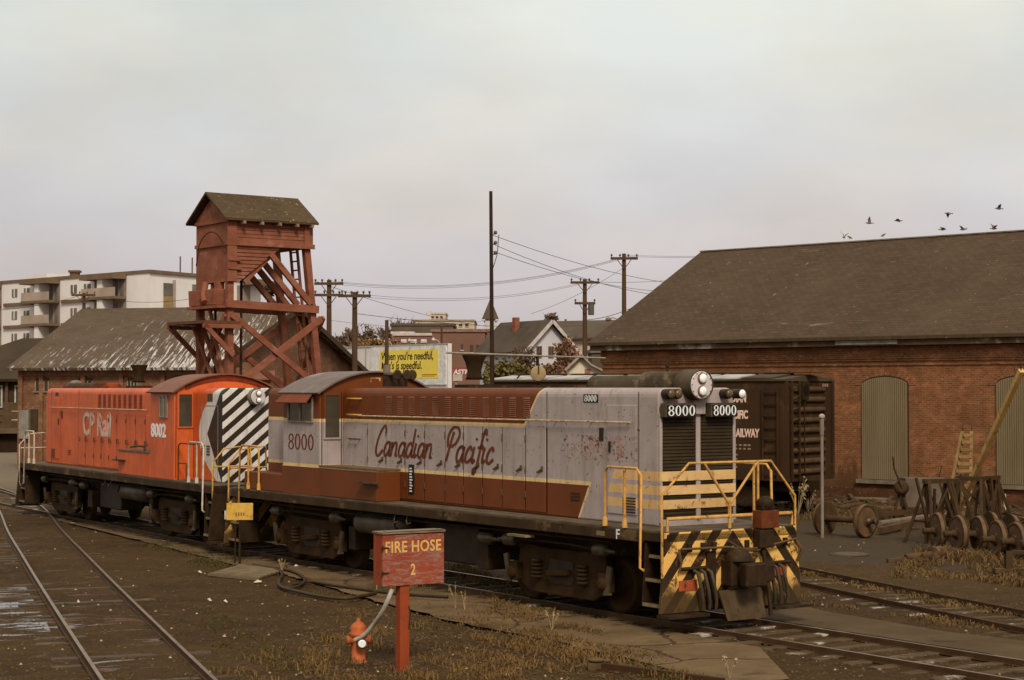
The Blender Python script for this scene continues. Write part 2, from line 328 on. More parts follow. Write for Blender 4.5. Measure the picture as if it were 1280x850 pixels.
# ---------------------------------------------------------------- locomotive
def arc(y0, zs, zc, n=14):   # roof arc points from -y0 to y0, springing zs, crown zc
    h = zc - zs; r = (y0*y0 + h*h) / (2*h); a = math.asin(y0 / r)
    return [(r*math.sin(-a + 2*a*k/n), zc - r + r*math.cos(-a + 2*a*k/n)) for k in range(n+1)]
def hoodprof(wd, z0, z1, r=.17):
    p = [(-wd, z0)]
    for k in range(6): t = math.pi - math.pi/2*k/5; p.append((-wd + r + r*math.cos(t), z1 - r + r*math.sin(t)))
    for k in range(6): t = math.pi/2 - math.pi/2*k/5; p.append((wd - r + r*math.cos(t), z1 - r + r*math.sin(t)))
    return p + [(wd, z0)]
def truck(root, cx, cut=False):
    t = MB()
    for s in (-1, 1):
        y = s*1.02
        pr = [(-1.33,.36),(-1.40,.62),(-1.36,1.02),(-1.12,1.10),(-.5,1.06),(.5,1.06),(1.12,1.10),(1.36,1.02),(1.40,.62),(1.33,.36),(1.0,.20),(-1.0,.20)]
        t.prism([(cx+a, y-.07, b) for a, b in pr], [(cx+a, y+.07, b) for a, b in pr])
    t.box(cx-.25, cx+.25, -1.0, 1.0, .55, .95)
    tr = t.build('truck', truckm, root, .02)
    for s in (-1, 1):
        f = MB()
        f.ex_y([(cx-.42,.52),(cx-.36,.86),(cx+.36,.86),(cx+.42,.52),(cx+.3,.42),(cx-.3,.42)], s*1.094, s*1.10)
        f.build('bolster_opening', black, tr)
        l = MB(); l.beam((cx-.34, s*1.16, .60), (cx+.30, s*1.16, .66), .10, .10); l.build('leaf_spring', truckm, tr, .01)
        for dx in (-.72, .72):
            sp_ = MB()
            for k in range(5): sp_.lathe((cx+dx, s*1.12, .48+k*.075), (0,0,1), [(0,.10),(.02,.125),(.045,.125),(.06,.10)], 12)
            sp_.build('coil_spring', truckm, tr)
        for dx in (-1.42, 1.42):
            wb = MB(); wb.lathe((cx+dx*.98, s*.66, .5), (0, s, 0), [(0,.535),(.03,.535),(.04,.50),(.14,.495),(.145,.40),(.10,.36),(.10,.16),(.17,.14),(.17,.05)], 28)
            wb.build('wheel', truckm, tr)
            jb = MB(); jb.box(cx+dx-.15, cx+dx+.15, s*1.04, s*1.22, .40, .74); jb.lathe((cx+dx, s*1.2, .55), (0, s, 0), [(0,.13),(.06,.12),(.09,.06)], 12)
            jb.build('journal_box', truckm, tr, .02)
            bc = MB(); x0 = cx + dx*1.03; bc.lathe((x0 - .22*np.sign(dx), s*1.24, 1.17), (np.sign(dx), 0, -.03), [(0,.08),(.04,.125),(.34,.125),(.36,.085),(.42,.045),(.60,.03)], 14)
            bc.build('brake_cylinder', steelg, tr)
            hk = MB(); hk.beam((x0+.18*np.sign(dx), s*1.21, .88), (x0+.06*np.sign(dx), s*1.21, .40), .05, .13); hk.beam((x0+.02, s*1.23, .38), (x0+.22*np.sign(dx), s*1.23, .40), .05, .04)
            hk.build('brake_hanger', M('hanger', (.10,.08,.06), (.05,.035,.025), rough=.5, metal=.3), tr)
        g = MB(); g.tube([(cx-1.2, s*1.2, 1.18), (cx-.4, s*1.24, 1.2), (cx+.4, s*1.24, 1.2), (cx+1.2, s*1.2, 1.16)], .022, 6); g.build('brake_pipe', truckm, tr)
def end_rail(root, x, sg, mat, simple=False):
    g = MB(); T = lambda *p, r=.024: g.tube(p, r, 6)
    if not simple:
        T((x,-1.46,.85),(x,-1.55,.95),(x,-1.55,2.25),(x,-.95,2.78),(x,.92,2.78),(x,1.50,2.15),(x,1.50,.95),(x,1.42,.85))
        T((x,-.62,2.78),(x,-.06,2.07)); T((x,.62,2.78),(x,-.02,2.07)); T((x,-.04,2.1),(x,-.04,1.64), r=.032)
        T((x,-1.43,1.62),(x,-1.43,1.85),(x,1.42,1.85),(x,1.42,1.62), r=.03)
        T((x,.62,2.78),(x,.62,1.86))
    else:
        for s in (-1, 1): T((x,s*1.44,.85),(x,s*1.5,.95),(x,s*1.5,2.2),(x,s*1.2,2.55),(x,s*.5,2.62),(x,s*.45,1.66)); T((x,s*1.46,2.1),(x,s*.46,2.1))
    g.build('end_railing', mat, root)
def side_rails(root, x0, sg, mat):   # corner stanchions by the steps; sg = towards the nearest end
    for s in (-1, 1):
        g = MB(); y = s*1.5
        g.tube([(x0-1.02*sg, y, 1.64),(x0-1.02*sg, y, 2.58),(x0-.94*sg, y, 2.68),(x0-.12*sg, y, 2.68),(x0, y, 2.56),(x0, y+s*.03, .98),(x0+.1*sg, y+s*.03, .95)], .026, 6)
        g.tube([(x0-.46*sg, y, 1.64),(x0-.46*sg, y, 2.66)], .026, 6)
        for q in (1.02, .46): g.lathe((x0-q*sg, y, 1.64), (0,0,1), [(0,.05),(.13,.045),(.16,.03)], 8)
        g.build('corner_handrail', mat, root)
def steps(root, xe, sg):   # stepwell at the corner, xe = outer end
    for s in (-1, 1):
        t = MB(); xi = xe - .62*sg
        t.box(min(xi, xe)-.0, max(xi, xe), s*.98, s*1.0, .3, 1.42)
        for z, e in ((.36,.0),(.78,.05),(1.18,.1)): t.box(min(xi, xe)+.02, max(xi, xe)-.02, s*1.0, s*(1.5-e), z, z+.03)
        t.ex_y([(xi-.03*sg,.32),(xi,.32),(xi+.10*sg,1.42),(xi+.06*sg,1.42)], s*1.0, s*1.48)
        t.build('step_well', under, root)
        for z, e in ((.36,.0),(.78,.05),(1.18,.1)): n = MB(); n.box(min(xi, xe)+.03, max(xi, xe)-.03, s*(1.485-e), s*(1.51-e), z-.02, z+.036); n.build('step_edge', M('step_edge', (.22,.16,.09), (.10,.07,.04), rough=.6), root)
def hoses(root, x, sg, y0, mat):
    for k in range(3):
        h = MB(); y = y0 + k*.15*np.sign(y0 if y0 else 1)*-1
        h.tube([(x+sg*.03, y, .98),(x+sg*.16, y+.02, .93),(x+sg*.17, y+.10, .62),(x+sg*.14, y+.15, .42),(x+sg*.10, y+.17, .30)], .032, 7)
        h.build('air_hose', mat, root)
    m_ = MB(); m_.tube([(x+sg*.06, y0-.28, 1.0),(x+sg*.06, y0+.28, 1.0)], .035, 6); m_.build('hose_manifold', under, root)
def coupler(root, x, sg):
    c = MB(); c.box(x-.02*sg, x+.28*sg, -.28, .28, .66, 1.12); c.box(x+.2*sg, x+.5*sg, -.13, .11, .74, 1.02)
    c.ex_z([(x+.42*sg,-.22),(x+.62*sg,-.26),(x+.72*sg,-.12),(x+.60*sg,.0),(x+.66*sg,.12),(x+.62*sg,.24),(x+.42*sg,.2)], .68, 1.08)
    c.lathe((x+.2*sg,-.05,1.1),(0,0,1),[(0,.24),(.10,.22),(.2,.12)],12)
    c.build('coupler', under, root, .03)
def loco(kind, loc, rz, label):
    A = kind == 'grey'; LV = LG if A else LR; sideY = -1 if A else 1
    root = thing('diesel_locomotive', loc, rz, label, 'locomotive', 'diesel locomotives coupled in the yard')
    XF, XR = 8.55, -8.35
    # frame
    f = MB(); f.box(XR, XF-.62, -1.5, 1.5, 1.42, 1.60); f.box(XF-.62, XF, -1.49, 1.49, 1.45, 1.60); f.box(XR+.6, XF-.6, -.6, .6, .95, 1.42); f.build('frame', sill, root, .01)
    d = MB(); d.box(XR+.01, XF-.01, -1.485, 1.485, 1.604, 1.64); d.build('deck', deckm, root)
    # hoods
    h = MB(); h.ex_x(hoodprof(.88, 1.64, 4.07), -3.7, 7.6); h.build('long_hood', LV, root, .035, 3)
    h = MB(); h.ex_x(hoodprof(.88, 1.64, 4.07), -7.43, -5.5); h.build('short_hood', LV, root, .035, 3)
    # doors with seams
    gp = .018 if A else .030
    xs = [-2.55,-1.75,-.95,-.15,.65,1.35,2.05,2.75,3.55,4.25]
    for s in (-1, 1):
        for i in range(len(xs)-1):
            b = MB(); b.box(xs[i]+gp, xs[i+1]-gp, s*.883, s*.900, 1.70, 3.30); dr = b.build('hood_door', LV, root, .006, 1)
            k = MB(); xx = xs[i+1]-.13; k.beam((xx, s*.915, 2.52),(xx-.12, s*.94, 2.45),.03,.03); k.box(xx-.03,xx+.03,s*.9,s*.915,2.48,2.57); k.build('door_latch', M('latch',(.09,.06,.04),rough=.5), dr)
            for z in (1.95, 2.45, 3.05): hg = MB(); hg.cyl((xs[i]+.02, s*.905, z),(xs[i]+.02, s*.905, z+.12), .016, 6); hg.build('hinge', M('latch',(.09,.06,.04)), dr)
        b = MB()
        for x in xs: b.box(x-gp, x+gp, s*.8795, s*.8830, 1.70, 3.30)
        for x in (4.25, 7.05): b.box(x-.008, x+.008, s*.8795, s*.8830, 1.66, 4.0)
        b.build('door_gap', M('gap_dark', (.03,.014,.009), rough=.9), root)
        # front tall door
        b = MB(); b.box(6.15, 7.0, s*.883, s*.90, 1.8, 3.76); dr = b.build('side_door', LV, root, .008, 1)
        k = MB(); k.box(6.22, 6.26, s*.9, s*.925, 2.9, 3.1); k.build('door_latch', black, dr); k = MB(); k.box(5.9, 6.02, s*.883, s*.892, 3.1, 3.34); k.build('slot', black, root)
        v = MB()
        for k in range(6): v.box(6.62, 6.98, s*.90, s*.912, 1.84+k*.05, 1.862+k*.05)
        v.build('vent_slats', black, root)
        v = MB()
        for k in range(3): v.box(5.02, 5.3, s*.883, s*.895, 1.98+k*.06, 2.0+k*.06)
        v.build('vent_slats', black, root)
        for i in range(12 if A else 9):
            v = MB(); x = -1.75 + i*(.475 if A else .45) + (.0 if A else .3)
            for k in range(10): v.ex_x([(s*.878, 3.50+k*.040), (s*.901, 3.497+k*.040), (s*.878, 3.528+k*.040)], x, x+.22)
            v.build('hood_louver', M('louver_maroon', (.20,.075,.045), (.12,.045,.03)) if A else M('louver_dark_red', (.20,.035,.014), (.14,.03,.014)), root)
        g = MB(); y = s*.955; x0, x1 = (-3.3, 6.9) if A else (-1.9, 7.0)
        g.tube([(x0, y, 3.45),(x1, y, 3.45)], .017, 6)
        for k in range(10): xk = x0 + .1 + (x1-x0-.2)*k/9; g.tube([(xk, s*.88, 3.45),(xk, y, 3.45)], .014, 5)
        g.build('hood_handrail', M('rail_cream', (.56,.42,.24), (.34,.22,.12), scale=9, c3=(.12,.05,.03), s3=6), root)
    # cab
    cp = [(-1.46, 1.64)] + arc(1.46, 3.98, 4.41) + [(1.46, 1.64)]
    c = MB(); c.ex_x(cp, -5.50, -3.72); c.build('cab', LV, root, .015)
    ra = arc(1.56, 3.965, 4.46); rb = arc(1.54, 3.93, 4.425)
    c = MB(); c.ex_x(ra + rb[::-1], -5.60, -3.62); c.build('cab_roof', roofg if A else M('red_roof', (.19,.075,.05), (.13,.055,.04), scale=2, rough=.6), root)
    if not A:
        c = MB(); c.ex_x([(y, z+.004) for y, z in arc(1.15,4.13,4.375)] + [(y, z-.10) for y, z in arc(1.15,4.13,4.375)][::-1], -5.53, -5.50); c.build('gable_band', M('gable_dark_red', (.16,.03,.012), (.08,.02,.01), scale=4), root)  # darker red band along the top of the cab end
    for s in (-1, 1):
        if A or s == -1 or True:
            wf = MB(); y = s*1.462; X0, X1 = (-5.22, -4.02) if A else (-5.05, -4.45)
            for a, b, z0, z1 in ((X0, X1, 3.84, 3.88), (X0, X1, 3.28, 3.32), (X0, X0+.05, 3.32, 3.84), (X1-.05, X1, 3.32, 3.84), ((X0+X1)/2-.03, (X0+X1)/2+.03, 3.32, 3.84)):
                wf.box(a, b, y, y+s*.035, z0, z1)
            w_ = wf.build('cab_window', M('window_frame_grey', (.24,.20,.17), (.16,.13,.11)), root)
            p_ = MB(); p_.box(X0+.03, X1-.03, y-s*.0, y+s*.012, 3.31, 3.85); p_.build('window_pane', glassl if not A else glassd, w_)
        if A:
            v = MB(); v.prism([(-5.32, s*1.47, 4.0), (-5.32, s*1.47, 3.97), (-5.42, s*1.72, 3.72), (-5.42, s*1.73, 3.74)], [(-3.98, s*1.47, 4.0), (-3.98, s*1.47, 3.97), (-3.88, s*1.72, 3.72), (-3.88, s*1.73, 3.74)])
            v.build('window_visor', M('visor_maroon', (.17,.045,.025), (.12,.035,.02)), root)
    # cab end walls: doors / windows beside the hoods
    for xw, sg in ((-3.72, 1), (-5.50, -1)):
        for s in (-1, 1):
            dd = MB(); x = xw + sg*.002
            z0 = 2.95 if A else 3.05
            dd.box(x, x+sg*.03, s*.93, s*.97, z0-.04, 3.94); dd.box(x, x+sg*.03, s*1.33, s*1.37, z0-.04, 3.94); dd.box(x, x+sg*.03, s*.97, s*1.33, z0-.04, z0); dd.box(x, x+sg*.03, s*.97, s*1.33, 3.90, 3.94)
            do = dd.build('cab_door_window', LV, root)
            p_ = MB(); p_.box(x, x+sg*.012, s*.97, s*1.33, z0, 3.90); p_.build('window_pane', glassd, do)
            dl = MB(); dl.box(x, x+sg*.012, s*.90, s*.915, 1.7, 3.97); dl.box(x, x+sg*.012, s*1.40, s*1.415, 1.7, 3.97); dl.build('door_seam', M('gap_dark', (.03,.014,.009)), root)
    # boxes beside the hood ahead of the cab
    for s in (-1, 1):
        b = MB(); b.box(-3.715, -1.15, s*.885, s*1.47, 1.645, 2.30); b.build('battery_box', LV, root, .015)
        b = MB(); b.box(-3.715, -1.12, s*.885, s*1.49, 2.30, 2.335); b.build('box_lid', M('lid_grey', (.13,.09,.07) if A else (.30,.055,.02), rough=.7), root)
        b = MB(); b.box(-5.52, -3.68, s*1.462, s*1.475, 1.645, 2.28) if A else b.box(-3.3, -3.27, s*1.47, s*1.482, 1.66, 2.3); b.build('lower_panel', LV, root)
        b = MB(); b.box(-7.5, -5.505, s*.885, s*1.47, 1.645, 2.06); 
        if A: b.build('step_box', LV, root, .015)
        b = MB(); b.box(-1.75, -1.05, s*1.47, s*1.62, 2.02, 2.05); b.build('side_step', steelg, root) if A else b.build('side_step', under, root)
        if A:
            for z in (3.47, 3.83):
                g = MB(); g.tube([(-3.35, s*.88, z),(-3.35, s*.97, z),(-2.85, s*.97, z),(-2.85, s*.88, z)], .02, 6); g.build('grab_iron', yellowp, root)
            g = MB(); g.tube([(-3.3, s*.88, 2.93),(-3.3, s*.95, 2.93),(-2.9, s*.95, 2.93),(-2.9, s*.88, 2.93)], .018, 6); g.build('grab_iron', steelg, root)
    # end walls
    g = MB()
    for a, b in ((-.82, -.05), (.05, .82)):
        for k in range(30): z = 1.78 + k*.06; g.ex_y([(7.605, z), (7.625, z), (7.612, z+.045), (7.605, z+.05)], a, b)
    gr = g.build('radiator_grille', grille, root)
    b = MB(); b.box(7.601, 7.606, -.83, .83, 1.74, 3.6); b.build('grille_backing', M('backing', (.010,.007,.004)), root)
    fr = MB()
    for a, b_ in ((-.88, -.82), (-.05, .05), (.82, .88)): fr.box(7.602, 7.64, a, b_, 1.70, 3.62)
    fr.box(7.602, 7.64, -.82, .82, 1.64, 1.76); fr.build('grille_frame', LG if A else LR, root, .005)
    if A:
        for z0, z1 in ((2.43,2.60),(2.19,2.35),(1.94,2.10)):
            b = MB(); b.box(7.642, 7.652, -.86, .86, z0, z1); b.build('cream_stripe', creamp, root)
    # stack
    st = MB(); X0 = .39 if A else 1.27
    prof = [(.16,.24),(.19,.22),(.16,.30),(.15,.42),(.19,.58),(.255,.72),(.26,.75),(.24,.75),(.17,.5)]
    st.lathe((X0, 0, 4.02), (0,0,1), [(z, r) for r, z in prof][:8], 20); st.box(X0-.3, X0+.3, -.3, .3, 4.05, 4.14)
    st.build('exhaust_stack', M('stack_rust', (.028,.017,.009), (.015,.009,.005), scale=5, rough=.9), root)
    # roof gear
    if A:
        b = MB(); b.ex_x(hoodprof(.42, 4.05, 4.30, .16), 4.9, 7.2); b.build('roof_duct', duct, root, .03)
        b = MB(); b.ex_x(hoodprof(.52, 4.05, 4.36, .2), 6.55, 7.3); b.build('duct_cover', duct, root, .05)
        b = MB(); b.box(.75, 4.85, -.4, .4, 4.06, 4.12); b.build('roof_walk', sill, root)
        bl = MB(); bl.tube([(6.9,-.1,4.35),(6.9,-.1,4.47)], .03, 6); bl.lathe((6.9,-.1,4.45),(0,0,1),[(0,.05),(.05,.05)],8); bl.build('roof_vent', black, root)
        hn = MB()
        for y, L in ((-.35,.42),(-.18,.55),(.0,.48)): hn.lathe((-2.6, y, 4.36), (1, 0, 0), [(-.12,.05),(0,.03),(L-.12,.045),(L,.12),(L+.01,.10)], 12)
        hn.box(-2.65, -2.5, -.45, .1, 4.1, 4.33); hn.build('air_horn', M('horn_bronze', (.06,.045,.032), (.035,.025,.018), rough=.45, metal=.4), root)
        b = MB(); b.tube([(-3.0,-.55,4.2),(-3.0,-.55,4.28),(-2.6,-.55,4.28),(-2.6,-.55,4.2)], .02, 6); b.build('grab_iron', yellowp, root)
    else:
        b = MB(); b.ex_x(hoodprof(.5, 4.05, 4.24, .16), 4.2, 7.1); b.build('roof_duct', M('sooty_red', (.075,.03,.02), (.035,.018,.012), scale=2.5, c3=(.22,.05,.02), s3=1.3), root, .05)
        b = MB(); b.box(-1.8, .9, -.42, .42, 4.06, 4.12); b.build('roof_walk', sill, root)
    # headlights
    for xe, sg, yc, zc, on in ((7.6, 1, -.10, 4.12, A), (-7.43, -1, 0, 3.84, not A)):
        q8 = 1.0 if A else .78
        hd = MB(); hd.lathe((xe-.35*sg, yc, zc), (sg,0,0), [(a_*(1 if A else .62)+(0 if A else .13), b_*q8) for a_, b_ in ((0,.22),(.15,.27),(.60,.275),(.615,.265),(.58,.25))], 28)
        H = hd.build('headlight', duct if A and sg == 1 else M('headlight_case', (.18,.15,.13), rough=.6), root)
        pl = MB(); pl.lathe((xe+.20*sg, yc, zc), (sg,0,0), [(a_, b_*q8) for a_, b_ in ((0,.245),(.05,.245),(.052,.235))], 28); pl.build('headlight_plate', M('aluminium', (.62,.55,.52), (.5,.42,.40), rough=.35, metal=.2), H)
        for dz in (-.11*q8, .115*q8):
            rg = MB(); rg.lathe((xe+.25*sg, yc, zc+dz), (sg,0,0), [(a_, b_*q8) for a_, b_ in ((0,.098),(.03,.10),(.045,.085))], 18); rg.build('lamp_ring', M('ring_rust', (.20,.11,.07)), H)
            ln = MB(); ln.lathe((xe+.285*sg, yc, zc+dz), (sg,0,0), [(a_, b_*q8) for a_, b_ in ((0,.084),(.015,.083),(.03,.06),(.038,.02))], 18); ln.build('lamp_lens', lampglass, H)
        if A and sg == 1:
            rf = MB()
            for k in range(12):
                t = 2*math.pi*k/12; rf.lathe((xe+.25*sg, yc+.225*math.cos(t), zc+.225*math.sin(t)), (sg,0,0), [(0,.014),(.012,.012)], 6)
            rf.build('plate_rivets', M('ring_rust', (.20,.11,.07)), H)
    # number boards + class lights on the front
    if A:
        for yc, s, hf in ((-.53, -1, .35), (.47, 1, .31)):
            b = MB(); b.box(7.642, 7.80, yc-hf, yc+hf, 3.55, 3.78); nb = b.build('number_board', duct, root, .01)
            b = MB(); b.box(7.801, 7.808, yc-hf+.03, yc+hf-.02, 3.565, 3.765); b.build('number_panel', numblk, nb)
            n8000(2*hf-.07, .18, numwht, 'lettering', nb, lambda u, v, d, yc=yc, hf=hf: (7.809+d, yc-hf+.04+u, 3.577+v), .46)
            b = MB(); b.box(7.642, 7.79, yc-hf+.02, yc+hf-.02, 3.781, 3.80); b.build('lid', duct, nb)
        for yc in (-.74, -.58, .60, .90):
            b = MB(); b.lathe((7.52, yc, 3.96), (1,0,0), [(0,.05),(.04,.085),(.26,.092),(.28,.082)], 14); c_ = b.build('marker_light', black, root)
            b = MB(); b.lathe((7.80, yc, 3.96), (1,0,0), [(0,.078),(.02,.065),(.035,.02)], 14); b.build('lens', lampglass if yc == .90 else M('smoky_lens', (.11,.08,.05), (.07,.05,.03), rough=.2), c_)
        b = MB(); b.box(7.642, 7.70, -.14, .12, 3.60, 3.86); b.build('junction_box', LG, root, .01)
        for s in (-1, 1):
            ux = (1,0,0) if s < 0 else (-1,0,0)
            b = MB(); b.box(5.42, 5.86, s*.881, s*.888, 3.80, 3.95); np_ = b.build('number_panel', numblk, root)
            n8000(.38, .12, numwht, 'lettering', np_, (lambda u, v, d: (5.45+u, -.889-d, 3.815+v)) if s < 0 else (lambda u, v, d: (5.83-u, .889+d, 3.815+v)), .4)
            mar = M('letter_maroon', (.115,.020,.016), (.085,.018,.012), scale=5, rough=.6)
            n8000(1.28, .36, mar, 'lettering', root, (lambda u, v, d: (-5.25+u, -1.463-d, 2.66+v)) if s < 0 else (lambda u, v, d: (-3.97-u, 1.463+d, 2.66+v)), .36)
            F1 = (lambda u, v, d: (-2.25+u, -.902-d, 2.60+v)) if s < 0 else (lambda u, v, d: (2.65-u, .902+d, 2.60+v))
            F2 = (lambda u, v, d: (.66+u, -.902-d, 2.56+v)) if s < 0 else (lambda u, v, d: (.02-u, .902+d, 2.56+v))
            red = M('script_maroon', (.12,.035,.016), (.08,.018,.011), scale=5, rough=.6)
            script('Canadian', .30, .066, red, 'lettering', root, F1, 1.0, .30); script('Pacific', .32, .068, red, 'lettering', root, F2, .97, .32)
            b = MB(); b.box(-.78, -.56, s*.902, s*.906, 1.80, 2.44); bp = b.build('data_plate', numblk, root)
            b = MB()
            for k in range(9): b.box(-.74, -.74+random.uniform(.08,.14), s*.906, s*.909, 1.86+k*.06, 1.89+k*.06)
            b.build('plate_marks', numwht, bp)
            if s < 0: textmesh('F', .24, numwht, 'lettering', root, (7.18, -1.503, 1.435), (1,0,0), (0,0,1), .004)
            b = MB(); b.box(6.62, 6.86, s*1.501, s*1.505, 1.46, 1.54); b.build('builder_plate', M('brassy', (.20,.14,.07)), root)
    else:
        fade = M('faded_white', (.52,.43,.36), (.42,.22,.14), scale=3.5, stretch=(1,1,.3), rough=.7)
        for s in (-1, 1):
            ux = (-s,0,0); 
            textmesh('CP Rail', 1.0, fade, 'lettering', root, (3.80 if s > 0 else .7, s*.905, 2.64), ux, (0,0,1), .022, sx=.90)
            textmesh('8002', .50, numwht, 'lettering', root, (-3.78 if s > 0 else -5.3, s*1.465, 2.76), ux, (0,0,1), .014, sx=1.12)
            b = MB(); b.box(6.35, 6.65, s*.881, s*.887, 3.82, 3.93); b.build('number_panel', numblk, root)
            b = MB(); b.box(-6.75, -6.4, s*.881, s*.89, 3.72, 3.92); b.build('number_panel', M('np_grey', (.10,.07,.05)), root)
            wd = M('worn_white', (.55,.50,.44), (.42,.37,.32))
            b = MB()
            for a, c_ in ((-6.0,-6.02),(-7.1,-7.12)): b.box(a, c_, s*.881, s*.886, 1.75, 3.6)
            b.box(-7.1, -6.0, s*.881, s*.886, 3.6, 3.62); b.build('door_outline', M('outline_grey', (.30,.26,.22)), root)
            for q in (-6.0, -6.35):
                b = MB()
                for k in range(4): b.box(q-.22, q, s*.881, s*.893, 2.32+k*.07, 2.36+k*.07)
                b.build('vent_slats', M('np_grey', (.10,.07,.05)), root)
            b = MB(); b.tube([(-4.95, s*1.48, 2.98),(-5.0, s*1.56, 2.5),(-5.1, s*1.5, 2.2)], .02, 6)
            g = MB(); g.tube([(-5.62, s*1.38, 1.66),(-5.62, s*1.38, 2.55),(-5.75, s*1.38, 2.62),(-7.0, s*1.42, 2.62),(-7.12, s*1.45, 2.5)], .02, 6); g.tube([(-5.66, s*1.38, 2.1),(-6.2, s*1.38, 2.1),(-6.2, s*1.38, 1.66)], .02, 6)
            g.build('cab_handrail', M('rail_darkred', (.14,.04,.02)), root)
            g = MB(); g.tube([(-3.1, s*1.40, 2.33),(-3.1, s*1.40, 2.46),(-2.5, s*1.40, 2.46),(-2.0, s*1.40, 2.42)], .03, 6); g.build('valve_pipe', black, root)
    # ends
    for xe, sg in ((XF, 1), (XR, -1)):
        front = sg == 1 and A
        b = MB(); b.prism([(xe-.06*sg, y, z) for y, z in ((-1.49,1.62),(1.49,1.62),(1.62,.26),(-1.62,.26))], [(xe, y, z) for y, z in ((-1.49,1.62),(1.49,1.62),(1.62,.26),(-1.62,.26))])
        b.build('pilot_plate', CH if A else under, root, .006)
        for y0_, y1_ in ((-1.66,-.75),(.75,1.66)): b = MB(); b.box(xe-.05*sg, xe+.26*sg, y0_, y1_, .20, .25); b.build('footboard', under, root)
        coupler(root, xe, sg)
        hm = M('hose_rubber', (.06,.05,.042), (.035,.028,.022), rough=.6)
        hoses(root, xe, sg, -.95, hm); hoses(root, xe, sg, 1.0, hm)
        if front:
            b = MB(); b.prism([(xe+.30,-.42,.14),(xe+.30,.46,.14),(xe+.34,.46,.10),(xe+.34,-.42,.10)], [(xe+.14,-.48,.60),(xe+.14,.48,.60),(xe+.18,.48,.60),(xe+.18,-.48,.60)]); b.build('drop_plate', M('plate_grey', (.07,.05,.032), (.04,.027,.017), scale=4, c3=(.03,.02,.012), s3=2.5), root)
            g = MB(); g.tube([(xe+.10,-1.25,1.34),(xe+.12,-.2,1.33),(xe+.12,.1,1.28),(xe+.12,.5,1.28),(xe+.10,1.40,1.40)], .022, 6); g.tube([(xe+.08,-1.28,1.34),(xe+.10,-1.24,1.1),(xe+.06,-1.26,.95)], .02, 6); g.tube([(xe+.08,1.40,1.38),(xe+.14,1.5,1.2),(xe+.06,1.45,1.0)], .03, 6); g.build('uncoupling_lever', M('lever_brown', (.10,.06,.035)), root)
            g = MB(); g.tube([(xe+.06,-.15,1.42),(xe+.16,.1,1.26),(xe+.16,.45,1.24),(xe+.08,.7,1.40)], .025, 6); g.build('jumper_cable', hm, root)
            b = MB(); b.box(xe-.02, xe+.22, .47, .88, 1.62, 1.93); rb_ = b.build('red_box', redbox, root, .01)
            b = MB(); b.lathe((xe+.1,.66,1.93),(0,0,1),[(0,.12),(.08,.16),(.17,.15),(.24,.06)],10); b.box(xe, xe+.2,.52,.8,1.93,2.02); b.build('valve', under, root, .02)
            b = MB(); b.box(xe+.02, xe+.2, .45, .78, 1.28, 1.6); b.tube([(xe+.1,.6,1.3),(xe+.16,.62,.9),(xe+.24,.62,.5),(xe+.30,.60,.12)], .045, 7); b.box(xe+.05, xe+.26,.42,.74,.70,1.0); b.build('valve_gear', under, root, .02)
            for q_ in ((-1.22,-.82,.62,.80),(.92,1.25,.76,1.0)): b = MB(); b.box(xe, xe+.012, *q_); b.build('red_reflector', M('red_marker', (.34,.07,.025), (.20,.04,.018), scale=5, c3=(.06,.03,.015), s3=4), root)
            for y in (-1.0,-.7,-.45,.3,.9,1.2): b = MB(); b.box(xe+.0, xe+.05, y-.04, y+.04, 1.28, 1.42); b.build('bracket', under, root)
            b = MB(); b.box(xe, xe+.04, -.62,-.42,.3,1.27); b.build('bracket', under, root)
            end_rail(root, xe-.04, sg, yellowp)
        else:
            end_rail(root, xe-.04*sg, sg, yellowp if A else (whitep if sg > 0 else yellowp), True)
        steps(root, xe-.03*sg, sg)
        side_rails(root, xe-.66*sg, sg, yellowp if A else whitep)
    # running gear and tanks
    truck(root, 5.0); truck(root, -4.75)
    for s in (-1, 1):
        b = MB(); b.lathe((-2.6, s*1.05, 1.12), (1,0,0), [(0,.05),(.06,.20),(.12,.24),(1.95,.24),(2.02,.20),(2.08,.05)], 20); b.build('air_reservoir', M('tank_grey', (.085,.075,.065), (.04,.03,.022), scale=3, rough=.5), root)
        b = MB(); b.box(.1, 2.0, s*.35, s*.95, .50, 1.28); b.build('fuel_tank', black, root, .04)
        b = MB(); b.lathe((2.45, s*1.2, 1.12), (1,0,0), [(0,.06),(.04,.12),(.40,.12),(.45,.05),(.75,.03)], 14); b.build('brake_cylinder', steelg, root)
        b = MB(); b.tube([(-7.4, s*1.3, 1.34),(-2.8, s*1.3, 1.30),(2.4, s*1.3, 1.32),(6.8, s*1.3, 1.34)], .02, 6); b.tube([(-.7, s*1.25, 1.4),(-.7, s*1.3, 1.15),(-.6, s*1.3, 1.1)], .02, 6); b.build('brake_pipe', truckm, root)
        for x in (-.45, .05): 
            b = MB(); b.tube([(x, s*1.42, 1.42),(x, s*1.46, 1.3),(x+.08, s*1.48, 1.24),(x+.16, s*1.46, 1.28)], .018, 6); b.build('hook', steelg, root)
        for q_ in ((2.2,2.6),(-3.0,-2.7)): b = MB(); b.box(*q_, s*.6, s*1.12, .48, 1.0); b.build('equipment_box', under, root, .02)
        if A:
            b = MB(); b.box(3.9, 4.5, s*1.35, s*1.56, 1.27, 1.31); b.build('small_step', M('step_edge', (.22,.16,.09)), root)
    return root
thA = 34.5; fxA, fyA = heading(thA); cA = np.array([-1.0166, 38.2959, 0])
locoA = loco('grey', tuple(cA), R(thA - 90), 'grey and maroon diesel locomotive numbered 8000 with Canadian Pacific script and cream striped end')
thB = 31.4; rc = cA - fxA * (8.35 + .45); ph = R(thB); cB = rc + (8.35 + .35) * np.array([-math.sin(ph), math.cos(ph), 0])
